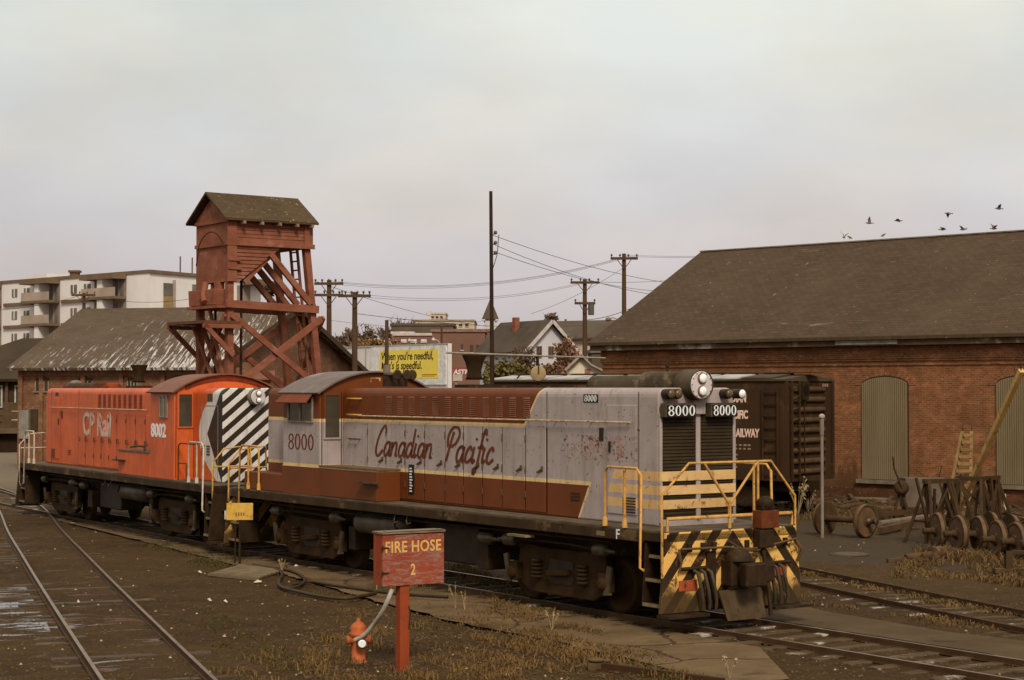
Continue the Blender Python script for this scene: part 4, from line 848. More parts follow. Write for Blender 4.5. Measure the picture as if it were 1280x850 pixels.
for k, (px, w_, h_, mt, lb) in enumerate(((8,1.9,1.25,brn,'brown stacked crate nearest the left edge on the dock'),(16,1.1,1.75,brn,'tall brown crate with a pale top on the dock'),(24,1.1,1.2,tan,'pale tan crate leaning on the dock beside the brown ones'),(33,.6,.7,M('rust_box',(.26,.10,.04)),'small rust coloured box at the right end of the dock'))):
    p = at(px, 536, 119); c_ = thing('crate', (p.x, p.y, 1.45), random.uniform(-.1,.1), lb, 'crate', 'crates on the loading dock')
    for q in range(3): m = MB(); m.box(-w_/2, w_/2, -.5, .5, q*h_/3, (q+1)*h_/3-.05); m.build('crate_tier', mt, c_, .01, 1)
    m = MB(); m.box(-w_/2+.06, w_/2-.06, -.45,.45,.01,h_-.06); m.build('core', M('skirt_dark', (.02,.013,.009)), c_)
# grey kerb wall of the far yard
# ---------------------------------------------------------------- apartment block
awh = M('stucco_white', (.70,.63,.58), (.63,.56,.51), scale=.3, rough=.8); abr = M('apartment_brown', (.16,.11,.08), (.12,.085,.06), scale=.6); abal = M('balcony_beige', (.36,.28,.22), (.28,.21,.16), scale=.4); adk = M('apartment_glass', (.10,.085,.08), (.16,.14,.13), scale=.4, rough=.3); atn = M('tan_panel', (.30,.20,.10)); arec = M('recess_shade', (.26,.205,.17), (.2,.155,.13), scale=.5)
Zc = 200.0; cP = at(187,341,Zc); lP = at(-60,361,229); rP = at(326,350,218)
apt = thing('apartment_block', (cP.x, cP.y, 0), 0, 'white four storey apartment block with beige balconies on the hill', 'apartment block')
TOP = cP.z; dL = Vector((lP.x-cP.x, lP.y-cP.y, 0)); LL = dL.length; dL.normalize(); nL = Vector((-dL.y,dL.x,0)); nL = nL if nL.y < 0 else -nL
dR = Vector((rP.x-cP.x, rP.y-cP.y, 0)); LR2 = dR.length; dR.normalize(); nR = Vector((dR.y,-dR.x,0)); nR = nR if nR.y < 0 else -nR
o_ = Vector((0,0,0)); q = [o_, dL*LL, dL*LL+dR*LR2, dR*LR2]
m = MB(); m.prism([(p.x,p.y,-1) for p in q], [(p.x,p.y,TOP) for p in q]); m.build('wall', awh, apt)
m = MB(); q2 = [p*1.0 for p in q]; cc = sum(q, Vector())/4; q2 = [cc+(p-cc)*1.012 for p in q]; m.prism([(p.x,p.y,TOP) for p in q2], [(p.x,p.y,TOP+.35) for p in q2]); m.build('roof', abr, apt)
def au(px, d=dL): r = ray(px, 400); k = r[0]/r[1]; return (k*cP.y - cP.x)/(d.x - k*d.y)
def az(px, py, d=dL): return EYE + (486-py)/FPX*(cP.y + d.y*au(px, d))
def af(name, mat, x0, x1, zt, zb, out=.1, a=0.0, parent=None, d=dL, n=nL): # zt, zb below the roof line
    return face(parent or apt, name, min(au(x0,d),au(x1,d)), max(au(x0,d),au(x1,d)), TOP-zb, TOP-zt, mat, out, a, d, None, n)
ST = 2.72
for s_ in range(5):
    b0 = s_*ST
    for (x0, x1) in ((6,43),(78,118)):
        if s_: af('brown_band', abr, x0, x1, b0-.25, b0+.12, .25)
    for (x0, x1) in ((15,21.5),(30,36.5),(88.5,96),(105,113),(-30,-22),(-48,-40)):
        wo_ = af('window', adk, x0, x1, b0+.75, b0+1.75, .06); 
        m0 = (x0+x1)/2; af('mullion', awh, m0-.35, m0+.35, b0+.75, b0+1.75, .05, .062, wo_)
    for (x0, x1) in ((43,75),(118,158),(-20,2)):
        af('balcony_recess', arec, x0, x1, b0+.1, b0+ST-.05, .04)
        w1 = (x1-x0)
        for f0, f1 in ((.18,.38),(.66,.92)):
            if x0 < 0: continue
            g_ = af('balcony_door', adk, x0+w1*f0, x0+w1*f1, b0+.45, b0+2.4, .06, .045); af('door_frame', abal, x0+w1*(f0+f1)/2-.4, x0+w1*(f0+f1)/2+.4, b0+.45, b0+2.4, .05, .11, g_)
        if s_ == 0: af('balcony_canopy', abr, x0-2, x1, -.1, .5, 1.9)
        bs = af('balcony_slab', abr, x0-2, x1, b0+ST-.25, b0+ST+.05, 1.7)
        af('balcony_rail', abal, x0-2, x1, b0+ST-1.25, b0+ST-.25, .08, 1.55, bs)
        af('party_wall', awh, x0+w1*.42, x0+w1*.58, b0+.1, b0+ST-.25, 1.5)
for (x0, x1, a, c, mt) in ((204,215,1.0,2.4,adk),(204,215,2.45,4.9,atn),(204,215,5.0,6.6,adk)): af('stair_window', mt, x0, x1, a, c, .1, 0, None, dR, nR)
af('pier', abal, 215.5,217.5,.6,12,.25,0,None,dR,nR)
for s_ in (1,2,3): af('brown_band', abr, 218, 246, s_*3.3+.6, s_*3.3+1.1, .3, 0, None, dR, nR)
for s_ in range(4):
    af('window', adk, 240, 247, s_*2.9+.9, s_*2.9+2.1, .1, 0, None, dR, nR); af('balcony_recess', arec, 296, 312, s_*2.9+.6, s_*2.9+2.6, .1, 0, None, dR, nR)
    af('balcony_slab', abal, 300, 325, s_*2.9+2.6, s_*2.9+3.0, 1.5, 0, None, dR, nR)
af('canopy', abr, 300, 328, -.1, .5, 1.8, 0, None, dR, nR)
p = au(53); m = MB(); 
for x0, x1, h_ in ((33,58,.5),): 
    a, c = dL*au(x1)-nL*1.5, dL*au(x0)-nL*1.5; m.beam((a.x,a.y,TOP+.35+h_/2),(c.x,c.y,TOP+.35+h_/2),3,h_)
m.build('roof_box', awh, apt)
m = MB(); a = dL*au(75)-nL*2; m.box(a.x-.5,a.x+.5,a.y-.5,a.y+.5,TOP+.3,TOP+1.0); m.box(a.x-.65,a.x+.65,a.y-.65,a.y+.65,TOP+.9,TOP+1.15); m.build('chimney', M('chimney_brick', (.14,.075,.05)), apt)
for px in (224,239): a = dR*au(px,dR); m = MB(); m.cyl((a.x,a.y+.5,TOP),(a.x,a.y+.5,TOP+2.2),.09,6); m.build('vent_pipe', abr, apt)
# ---------------------------------------------------------------- red timber tower
def tower():
    rt_ = thing('sanding_tower', (-9.75,62.0,0), math.atan2(.6,.8), 'tall red timber sanding tower with shingled gable roof and sloping hopper', 'tower')
    l, w_, sp_ = 3.02, 2.15, 1.0   # local +x along the ridge, +y away
    def post(x, y, z): return (x + (sp_*(1 - z/9.2) if x > 1 else 0), y, z)
    for x, y in ((0,0),(l,0),(0,w_),(l,w_)):
        m = MB(); m.beam(post(x,y,-.1), post(x,y,9.2), .23, .23); m.build('post', redwood, rt_)
    # cabin + hopper
    m = MB(); m.prism([(-.12,-.16,9.0),(l+.05,-.16,9.0),(l+.05,w_+.1,9.0),(-.12,w_+.1,9.0)], [(-.12,-.16,10.0),(l+.05,-.16,10.0),(l+.05,w_+.1,10.0),(-.12,w_+.1,10.0)])
    m.prism([(-.12,-.16,10.0),(-.12,w_+.1,10.0),(-.12,w_/2,10.75)], [(l+.05,-.16,10.0),(l+.05,w_+.1,10.0),(l+.05,w_/2,10.75)]); m.build('bin_house', redwood, rt_)
    m = MB(); pr = [(-.12,9.0),(1.95,9.0),(.30,7.75),(-.12,7.75)]; m.ex_y(pr, -.15, w_+.09); hp = m.build('hopper', redwood, rt_)
    bm_ = MB()
    for k in range(16):
        z = 7.85 + k*.13
        x1 = l+.03 if z > 9.0 else .3 + (z-7.75)/1.25*1.65
        bm_.box(-.02, x1, -.167, -.158 if z > 9 else -.151, z, z+.012)
    bm_.build('board_joints', M('joint_dark_red', (.05,.016,.010)), rt_)
    for x0, x1, z0, z1, d in ((-.2,l+.25,9.0,9.16,.07),(-.18,.18,7.75,10.0,.05),(l-.16,l+.18,9.0,10.0,.05),(-.16,.3,8.46,8.54,.09),(-.16,.35,8.16,8.24,.09),(-.16,l+.1,9.86,9.98,.04)):
        m = MB(); m.box(x0,x1,-.165-d,-.166,z0,z1); m.build('timber_trim', redwood, rt_)
    for z in (9.0, 9.8): m = MB(); m.box(-.18,-.125,-.2,w_+.12,z,z+.12); m.build('timber_trim', redwood, rt_)
    m = MB(); s1 = .75/(w_/2+.13); 
    for s in (-1, 1):
        y0 = w_/2 + s*(w_/2+.42); zb = 10.90 - s1*1.05*(w_/2+.42)
        m.prism([(-.38,y0,zb),(-.38,w_/2,10.92),(-.38,w_/2,10.84),(-.38,y0,zb-.08)], [(l+.30,y0,zb),(l+.30,w_/2,10.92),(l+.30,w_/2,10.84),(l+.30,y0,zb-.08)])
    m.build('roof', shingle('tower_shingles', (.062,.042,.026), (.038,.026,.016), lambda t, c: mixc(t, noise(t, 5, detail=3, rough=.8, lo=.63, hi=.68, out=(0,.8)), c, (.26,.20,.12)), .8), rt_)
    for x in (.3,1.0,1.7,2.4,3.0): m = MB(); m.box(x,x+.08,-.50,-.16,9.74,9.84); m.build('rafter_tail', M('pale_rafter', (.28,.18,.13)), rt_)
    # beams
    def B(a, b, wd=.22, ht=.22, nm='beam'): m = MB(); m.beam(a, b, wd, ht); m.build(nm, redwood, rt_)
    for y in (-.18, w_+.18): B((-.2,y,6.98),(l+.42,y,6.86),.14,.26)
    for x in (-.0, l+.25): B((x,-.2,6.93),(x,w_+.2,6.93),.14,.26)
    for y in (-.02, w_*.5, w_+.02): B((.55,y,7.75),(1.9,y,9.0),.12,.16)
    for y in (-.2, w_*.33, w_*.66, w_+.16):   # inclined hopper braces running down to the right
        B((1.5,y,8.75),(l+.1,y,7.05),.13,.20,'brace')
    B((1.1,w_*.5,8.35),(2.4,w_*.5,7.05),.12,.18,'brace')
    for y in (-.2, w_+.2):
        B((0,y,6.6),(l+.75,y,3.9),.09,.2,'brace'); B((0,y-.1*np.sign(y),4.0),(l+.6,y-.1*np.sign(y),6.55),.09,.22,'brace'); B((0,y,3.8),(l+1.0,y,.3),.09,.2,'brace'); B((0,y-.1*np.sign(y),.3),(l+.8,y-.1*np.sign(y),3.7),.09,.2,'brace')
    for x in (-.16, l+.75):
        B((x,0,6.6),(x,w_,3.9),.09,.18,'brace'); B((x+.1,w_,6.6),(x+.1,0,3.9),.09,.18,'brace')
    for z in (3.85,):
        B((-.15,-.18,z),(l+1.0,-.18,z)); B((-.15,w_+.18,z),(l+1.0,w_+.18,z))
    # service platform + chute boxes
    m = MB(); m.box(-1.15,.25,-.35,w_+.3,6.28,6.38); m.build('platform', M('platform_wood', (.11,.05,.032), (.08,.035,.022)), rt_)
    for y in (-.3, w_+.25): B((-1.1,y,6.24),(0,y,5.2),.1,.16,'bracket'); B((-1.15,y,6.2),(.3,y,6.2),.1,.14)
    for y in (.35, 1.6): m = MB(); m.ex_x([(y,6.95),(y+.62,6.95),(y+.68,7.5),(y-.06,7.5)], -.42, .12); m.build('chute_box', redwood, rt_, .02); m = MB(); m.box(-.2,.05,y+.1,y+.4,7.5,7.78); m.build('chute_neck', redwood, rt_)
    m = MB(); m.tube([(-.3,1.15,7.75),(-.42,1.1,7.3),(-.5,.85,7.05)], .11, 8); m.build('spout', redwood, rt_)
    m = MB(); m.box(-.5,.2,-.1,w_+.1,6.83,6.93); m.build('shelf', redwood, rt_)
    for y in (.7,1.2,1.7): B((-.02,y,6.9),(-.02,y,7.75),.1,.1)
    dp = M('drop_pipe', (.045,.02,.014))
    m = MB(); m.cyl((.95,.9,-.1),(.95,.9,8.2),.05,8); m.cyl((.1,1.2,-.1),(.1,1.2,7.0),.05,8); m.build('drop_pipe', dp, rt_)
    m = MB(); m.tube([(-.15,-.2,8.75)] + [(-.2-.28*(1-math.cos(t)), -.1+.85*t/2.6, 8.75+.72*math.sin(t)) for t in [k*.28 for k in range(1,11)]] + [(-.78,.95,8.3)], .022, 6); m.build('hose_arm', dp, rt_)
    m = MB(); m.cyl((-.2,.9,5.1),(-.2,.9,6.3),.05,6); m.beam((-.2,w_*.5,6.9),(-.1,w_*.1,4.4),.1,.1); m.beam((-.6,w_*.7,6.2),(-.1,w_*.3,4.0),.1,.1); m.build('strut', redwood, rt_)
    # ladder
    m = MB(); xA = lambda z: l + sp_*(1 - z/9.2)
    for dy in (.62, 1.10): m.beam((xA(9.1),dy,9.1),(xA(0),dy,0),.08,.08)
    for k in range(28): z = .3 + k*.32; m.beam((xA(z),.62,z),(xA(z),1.10,z),.05,.05)
    m.build('ladder', redwood, rt_)
tower()
# ---------------------------------------------------------------- boxcar
fb_ = M('boxcar_brown', (.040,.022,.014), (.026,.015,.010), scale=1.2, stretch=(1,1,.4), rough=.7, c3=(.06,.034,.02), s3=1)
def boxcar():
    th = 50; fx, fy = heading(th); A0 = at(981,600,58.0); r_ = thing('boxcar', (A0.x,A0.y,0), R(th-90), 'dark brown steel boxcar with RAILWAY lettering and ribbed end in front of the workshop', 'boxcar')
    L_ = 12.4; W_ = 3.05; z0, z1 = 1.05, 4.30   # origin = near front corner; body at x<0, y>0
    m = MB(); m.box(-L_,0,0,W_,z0,z1); m.build('body', fb_, r_, .03)
    m = MB()
    for k in range(9): z = 1.35 + k*.335; m.lathe((.0,.42,z),(0,1,0),[(0,.02),(.12,.10),(W_-1.02,.10),(W_-.9,.02)],10)
    m.build('end_rib', M('rib_highlight', (.075,.046,.030), (.045,.028,.018), scale=2), r_)  # ribs coloured lighter than the body, their highlights put into the colour
    m = MB()
    for y in (.0, W_-.12): m.box(.002,.08,y,y+.12,z0,z1)
    m.box(.002,.07,.12,W_-.12,z0,z0+.15); m.build('end_frame', fb_, r_)
    for y in (.42,): 
        m = MB(); m.beam((.16,y-.2,1.1),(.16,y-.2,4.3),.05,.05); m.beam((.16,y+.25,1.1),(.16,y+.25,4.3),.05,.05)
        for k in range(9): m.beam((.17,y-.2,1.3+k*.36),(.17,y+.25,1.3+k*.36),.03,.04)
        m.build('end_ladder', fb_, r_)
    m = MB(); m.beam((-.78,-.07,1.1),(-.78,-.07,4.1),.05,.05); m.beam((-.22,-.07,1.1),(-.22,-.07,4.1),.05,.05)
    for k in range(8): m.beam((-.78,-.08,1.3+k*.38),(-.22,-.08,1.3+k*.38),.03,.04)
    m.build('side_ladder', fb_, r_)
    m = MB(); m.tube([(.12,1.05,1.3),(.12,1.05,4.3)],.02,6); m.lathe((.15,1.05,4.0),(1,0,0),[(0,.2),(.05,.2)],14); m.box(.06,.2,.85,1.2,3.7,4.3); m.build('brake_wheel', black, r_)
    rfm = M('boxcar_roof', (.065,.05,.04), (.04,.03,.022), scale=1); rpale = M('galvanised_panel', (.42,.39,.37), (.30,.27,.25), scale=1.5)
    m = MB(); m.ex_x([(-.06,z1),(-.06,z1+.06),(W_/2,z1+.22),(W_+.06,z1+.06),(W_+.06,z1)], -L_-.05, .05); m.build('roof', rfm, r_)
    for k in range(9):
        x = -.5 - k*1.36; m = MB(); zz = lambda y: z1+.065+(.16)*(y+.06)/(W_/2+.06)
        m.prism([(x-1.12,-.05,zz(-.05)),(x,-.05,zz(-.05)),(x,W_/2-.1,zz(W_/2-.1)),(x-1.12,W_/2-.1,zz(W_/2-.1))], [(x-1.12,-.05,zz(-.05)+.05),(x,-.05,zz(-.05)+.05),(x,W_/2-.1,zz(W_/2-.1)+.05),(x-1.12,W_/2-.1,zz(W_/2-.1)+.05)])
        m.build('roof_panel', rpale if k > 0 else rfm, r_)
    m = MB(); m.box(-L_,.35,W_/2-.35,W_/2+.35,z1+.27,z1+.30); m.build('running_board', rfm, r_)
    m = MB(); m.box(-L_+.3,-.2,.6,W_-.6,.7,1.05); m.build('underframe', under, r_)
    for s in (.35, W_-.35):
        for cx in (-1.9,-L_+1.9):
            m = MB(); m.prism([(cx+a,s-.06,b_) for a,b_ in ((-1.1,.4),(-.9,.62),(-.3,.85),(.3,.85),(.9,.62),(1.1,.4),(.4,.25),(-.4,.25))],[(cx+a,s+.06,b_) for a,b_ in ((-1.1,.4),(-.9,.62),(-.3,.85),(.3,.85),(.9,.62),(1.1,.4),(.4,.25),(-.4,.25))]); t_ = m.build('truck_frame', under, r_)
            for dx in (-.84,.84): m = MB(); m.lathe((cx+dx,s-.05,.44),(0,1,0),[(0,.42),(.12,.42),(.125,.1)],20); m.build('wheel', under, t_)
    lw = M('boxcar_lettering', (.70,.50,.38), (.62,.38,.27), scale=4)
    for tx, zt, x in (('CANADIAN',3.62,-1.44),('PACIFIC',3.08,-1.38),('RAILWAY',2.48,-.96)):
        textmesh(tx, .37, lw, 'lettering', r_, (x,-.012,zt), (1,0,0), (0,0,1), .016, align='RIGHT', sx=.64)
    m = MB(); rn = random.Random(4)
    for j, (z, n_) in enumerate(((2.18,8),(2.06,8),(1.86,3),(1.72,3),(1.60,3),(1.46,5))):
        for k in range(n_): x = -2.55 + k*.165 + (0 if n_ > 4 else k*.16); m.box(x, x+rn.uniform(.07,.12), -.010, -.001, z, z+.055)
    m.build('stencil_marks', M('stencil_dim', (.28,.19,.13)), r_)
    m = MB()
    for k in range(3): m.box(.11,.115,2.2+k*.14,2.29+k*.14,4.12,4.22)
    m.build('stencil_marks', M('stencil_dim', (.28,.19,.13)), r_)
    m = MB(); m.box(-.03,.45,W_/2-.15,W_/2+.15,.75,1.05); m.build('coupler', under, r_)
boxcar()
# ---------------------------------------------------------------- poles, wires
polew = M('pole_wood', (.085,.052,.036), (.055,.034,.024), scale=2, stretch=(1,1,.2), rough=.9); poled = M('mast_dark', (.028,.016,.012), (.018,.011,.008), rough=.6)
insul = M('insulator', (.10,.08,.07), rough=.3)
def pole(name, px, ytop, ybase, Y, r, arms, label, mat=polew, lean=0, group='utility poles', cat='utility pole', base=None, extra=None):
    t = at(px, ytop, Y); zb = ground_h(t.x, Y) if base is None else base; H = t.z - zb
    q = thing(name, (t.x + lean*H, Y, zb), 0, label, cat, group); m = MB(); m.tube([(0,0,-.2),(-lean*H,0,H)], r*1.15, 10, r*.75); m.build('pole_shaft', mat, q)
    for k, (dz, half, n_) in enumerate(arms):
        m = MB(); m.box(-half,half,-.08-r,-r,H-dz-.09,H-dz+.09); a = m.build('crossarm', mat, q)
        for j in range(n_):
            x = -half*.92 + j*(2*half*.92)/(max(1,n_-1)); m = MB(); m.lathe((x,-.04-r,H-dz+.09),(0,0,1),[(0,.03),(.06,.03),(.08,.07),(.18,.07),(.22,.03)],8); m.build('insulator', insul, a)
        m = MB(); m.beam((-half*.5,-r-.04,H-dz-.1),(0,-r-.02,H-dz-.75),.04,.05); m.beam((half*.5,-r-.04,H-dz-.1),(0,-r-.02,H-dz-.75),.04,.05); m.build('brace', mat, q)
    return q, t, H
P1 = pole('utility_pole', 411.5, 350, 0, 118, .20, [(.25,.95,5),(1.0,.95,4)], 'utility pole with two crossarms just right of the red tower')
P2_ = pole('utility_pole', 443.5, 365, 0, 110, .20, [(.25,1.0,6)], 'utility pole with a single crossarm rising behind the shed gable end')
P3 = pole('utility_pole', 483.5, 400, 0, 104, .14, [], 'thin bare pole standing in front of the yellow billboard')
m = MB(); p = P3[0]; m.cyl((0,-.05,0),(0,-.05,P3[2]-2.6),.22,10); m.build('pole_sleeve', M('pole_sleeve', (.20,.15,.12), (.15,.11,.085), scale=2), p)
P4 = pole('utility_pole', 731, 349, 0, 130, .20, [(.25,1.05,4),(1.75,.75,2)], 'utility pole with transformer between the white house and the workshop')
m = MB(); m.cyl((.45,-.1,P4[2]-2.6),(.45,-.1,P4[2]-1.8),.22,12); m.build('transformer', M('transformer_grey', (.10,.09,.085)), P4[0])
P5 = pole('utility_pole', 780, 317, 0, 125, .19, [(.35,.95,4)], 'tall utility pole standing close behind the left end of the workshop roof')
P6 = pole('utility_pole', 105, 366, 0, 150, .17, [(.2,1.0,4)], 'small utility pole in front of the white apartment block')
P7 = pole('utility_pole', 707, 399, 0, 190, .15, [], 'thin dark pole on the skyline between the two houses')
P8 = pole('utility_pole', 552, 407, 0, 170, .13, [], 'short thin pole rising above the brick commercial building')
MA = pole('tall_mast', 613.5, 239, 0, 62, .08, [], 'very tall dark mast rising behind the exhaust stack of the grey locomotive', poled, .008, None, 'mast')
m = MB(); MH = MA[2]
for dz in (1.5,1.85,2.2): m.lathe((.16-.008*MH,-.05,MH-dz),(0,0,1),[(0,.03),(.03,.06),(.1,.06),(.13,.03)],8); m.beam((-.008*MH,0,MH-dz),(.16-.008*MH,-.05,MH-dz+.02),.03,.03)
m.tube([(.28-.008*MH,0,MH-1.5),(.22-.008*MH,0,MH-2.2),(.0-.008*MH,0,MH-2.9)],.015,5); m.build('insulator_bracket', insul, MA[0])
sp_ = M('service_cable', (.05,.038,.034), rough=.7)
def wire(a, b, sag, r, label, mat=sp_, grp='overhead wires'):
    m = MB(); a, b = Vector(a), Vector(b); pts = [a.lerp(b, k/24) - Vector((0,0,sag*4*(k/24)*(1-k/24))) for k in range(25)]; m.tube(pts, r, 4, cap=False); return tag(m.build('overhead_wire', mat), label, 'wire', grp)
W3 = lambda px, py, Y: at(px, py, Y)
fw = 'thin overhead wire strung across the sky between the poles'
for dy in (0, 1.5, 3.5): wire(W3(411,351+dy,118), W3(780,321+dy*.6,125), 1.0, .010, fw)
for dy in (0, 3): wire(W3(443,367+dy,110), W3(733,352+dy*.5,130), .7, .010, fw)
for dy in (0, 1.5): wire(W3(780,319+dy,125), W3(1010,316+dy,118), .15, .010, fw)
wire(W3(616,294,62), W3(868,357,90), .3, .010, fw); wire(W3(616,305,62), W3(850,372,90), .35, .010, fw); wire(W3(616,314,62), W3(830,364,95), .3, .010, fw)
wire(W3(733,352,130), W3(880,346,140), .2, .013, fw); wire(W3(664,392,140), W3(779,335,125), .3, .013, fw); wire(W3(733,400,130), W3(800,380,125), .2, .02, fw)
wire(W3(396,352,118), W3(610,408,180), .4, .016, fw); wire(W3(411,400,118), W3(610,400,150), .5, .010, fw); wire(W3(445,392,110), W3(760,404,190), .6, .016, fw); wire(W3(-20,388,150), W3(105,368,150), .3, .016, fw); wire(W3(105,368,150), W3(247,372,140), .5, .016, fw)
pipe_ = M('span_pipe', (.26,.22,.17), (.18,.15,.11), scale=3, rough=.5)
# yard signal: span bar with a round target disc
sg_ = thing('signal_gantry', tuple(at(672,486,57)*1 - Vector((0,0,at(672,486,57).z))), 0, 'yard signal post with round tan disc and long horizontal bar above the boxcar roof', 'signal')
X0 = at(672,486,57).x; zb = EYE+(486-444)/FPX*57; dscz = EYE+(486-467)/FPX*57
m = MB(); m.cyl((.0,.1,-.1),(.0,.1,zb),.05,8); m.beam((-.65,.1,dscz-.15),(-.03,.1,zb-.02),.05,.05); m.build('post', poled, sg_)
m = MB(); m.cyl((-2.9,.02,zb+.08),(0,.02,zb-.02),.032,8); m.cyl((0,.02,zb-.02),(2.15,.02,zb-.09),.024,8); m.build('span_bar', pipe_, sg_)
m = MB(); m.lathe((.02,-.06,dscz),(0,-1,0),[(0,.24),(.03,.25),(.05,.22),(.06,.05)],24); m.build('target_disc', M('disc_tan', (.33,.24,.13), (.25,.17,.09), scale=4), sg_)
m = MB(); m.beam((.03,-.14,dscz+.0),(.03,-.05,zb-.02),.05,.04); m.build('hanger', poled, sg_)
# street lamp
sp = at(775,405,135); ll_ = thing('street_lamp', (sp.x,135,ground_h(sp.x,135)), 0, 'cobra head street lamp peeping over the left end of the workshop roof', 'street lamp')
hz = EYE+(486-399)/FPX*135-ground_h(sp.x,135); m = MB(); m.tube([(0,0,0),(0,0,hz-.6),(-.2,0,hz),(-.55,0,hz+.12),(-.75,0,hz+.05)],.05,6); m.build('lamp_post', pipe_, ll_)
m = MB(); m.lathe((-1.1,0,hz-.02),(1,0,.1),[(0,.05),(.1,.15),(.3,.16),(.45,.06)],12); m.build('lamp_head', M('lamp_head', (.22,.17,.15)), ll_)
# ---------------------------------------------------------------- billboard and town
twh = M('town_white', (.52,.47,.44), (.44,.39,.36), scale=.5); pb = M('paint_white_board', (.62,.57,.52), (.55,.50,.45), scale=1)
bb = at(430,480,150); be = at(560,480,138); bd = Vector((be.x-bb.x, be.y-bb.y, 0)); BL = bd.length
bz = lambda py, Y: EYE + (486-py)/FPX*Y
bil = thing('billboard', (bb.x,bb.y,0), math.atan2(bd.y,bd.x), 'long white billboard with a yellow poster beside the thin pole', 'billboard')
bu = lambda px: (lambda k: (k*bb.y-bb.x)/(bd.x/BL-k*bd.y/BL))((px-640)/FPX)
m = MB(); m.box(0,BL,0,.35,ground_h(0,140),bz(431.5,144)); m.build('board', pb, bil)
m = MB(); m.box(bu(465),bu(466),-.05,-.002,4,bz(433,144)); m.box(bu(457),bu(458),-.05,-.002,4,bz(433,144)); m.box(0,BL,-.06,-.002,bz(433,144),bz(431.5,144)+.02); m.build('trim', M('trim_grey', (.38,.34,.31)), bil)
m = MB(); m.box(bu(465),bu(558.5),-.10,-.002,bz(481,144),bz(433.5,144)); fr_ = m.build('panel_frame', M('board_white2', (.70,.65,.60)), bil)
m = MB(); m.box(bu(476.5),bu(549.2),-.115,-.102,bz(473.5,144),bz(437.8,144)); po = m.build('poster', M('poster_yellow', (.74,.56,.09), (.70,.52,.08)), bil)
ink = M('poster_ink', (.035,.025,.02)); PT = .117
def bt(s, pxl, py, size, mt, sx=1, bold=.02): textmesh(s, size, mt, 'lettering', po, (bu(pxl),-PT,bz(py,144)), (1,0,0), (0,0,1), bold, shear=.10, sx=sx, space=1.0)
bt("When you're needful,", 477.8, 450.0, .86, ink, .98, .018); bt("Mac's is speedful.", 478, 461.5, .86, ink, .98, .018)
bt("MAC'S", 509.5, 471.6, .30, M('poster_red', (.45,.12,.04)), 1.4, .006)
m = MB(); m.box(bu(529),bu(547.5),-.121,-.117,bz(469.2,144),bz(468.2,144)); m.box(bu(529),bu(545),-.121,-.117,bz(470.9,144),bz(470.1,144)); m.build('small_print', M('poster_red', (.45,.12,.04)), po)
textmesh('RU', .36, M('sign_red', (.45,.06,.05)), 'lettering', bil, (bu(433.5),-.02,bz(446,149)), (1,0,0), (0,0,1), .02)
for px in (489,549,519): m = MB(); u = bu(px); m.tube([(u,.1,bz(432,144)),(u,-.1,bz(428,144)),(u,-.5,bz(426,144))],.035,5); m.lathe((u,-.55,bz(427.5,144)),(0,0,1),[(0,.14),(.08,.14),(.2,.04)],8); m.build('flood_lamp', M('flood_pale', (.5,.46,.42)), bil)
tb = M('town_brick', (.22,.105,.085), (.17,.08,.066), scale=.25); tb2 = M('town_brick_dark', (.175,.095,.078), (.135,.073,.060), scale=.3); trf = M('town_roof', (.085,.068,.062), (.06,.048,.044), scale=.4); tcr = M('town_cream', (.46,.37,.28), (.38,.30,.23), scale=.4); trim_ = M('town_trim', (.50,.42,.37))  # town brick greyed, distance haze put into its colour
def block(name, px0, px1, yt, Y, dep, mat, label, cat='building', cap=True, win=None, skew=0, wc=None):
    a, b = at(px0,yt,Y), at(px1,yt,Y); W_ = b.x-a.x; g0 = ground_h(0,Y)-.8; q = thing(name, (a.x,Y,0), skew, label, cat); W_ /= math.cos(skew)
    m = MB(); m.box(0,W_,0,dep,g0,a.z); m.build('wall', mat, q)
    if cap: m = MB(); m.box(-.15,W_+.15,-.15,dep+.15,a.z,a.z+.3); m.build('roof', cap if cap is not True else trim_, q)
    for (f0, f1, w0, w1, n_) in (win or []):
        z1, z0 = bz(w0,Y), bz(w1,Y)
        for k in range(n_):
            u0 = W_*(f0+(f1-f0)*k/n_); u1 = u0 + W_*(f1-f0)/n_*.55; m = MB(); m.box(u0,u1,-.06,-.002,z0,z1); f_ = m.build('window', wc or M('town_window', (.06,.05,.045)), q); m = MB(); m.box(u0-.06,u1+.06,-.10,-.002,z0-.15,z0-.03); m.build('sill', trim_, f_)
    return q
def house(name, pts, label, wall, roof, cat='house', trimm=None):
    """pts: eave near-left, eave near-right, ridge heights by image point + distance; gable on the right"""
    q = thing(name, (pts['o'].x, pts['o'].y, 0), pts['rz'], label, cat); Lh, Wd, ze, zr = pts['L'], pts['W'], pts['ze'], pts['zr']; g0 = ground_h(0, pts['o'].y)-1
    m = MB(); m.ex_x([(0,g0),(Wd,g0),(Wd,ze),(Wd/2,zr-.1),(0,ze)], 0, Lh); m.build('wall', wall, q)
    m = MB(); s = (zr-ze)/(Wd/2); ov = .5
    for sg in (0, 1):
        y0 = -ov if sg == 0 else Wd+ov; z_ = ze-ov*s
        m.prism([(-.4,y0,z_+.18),(-.4,Wd/2,zr+.18),(-.4,Wd/2,zr),(-.4,y0,z_)], [(Lh+.5,y0,z_+.18),(Lh+.5,Wd/2,zr+.18),(Lh+.5,Wd/2,zr),(Lh+.5,y0,z_)])
    r_ = m.build('roof', roof, q)
    if trimm:
        m = MB()
        for y0 in (-ov, Wd+ov): m.beam((Lh+.53,y0,ze-ov*s+.02),(Lh+.53,Wd/2,zr+.04),.08,.28)
        m.build('barge_board', trimm, r_)
    return q, m
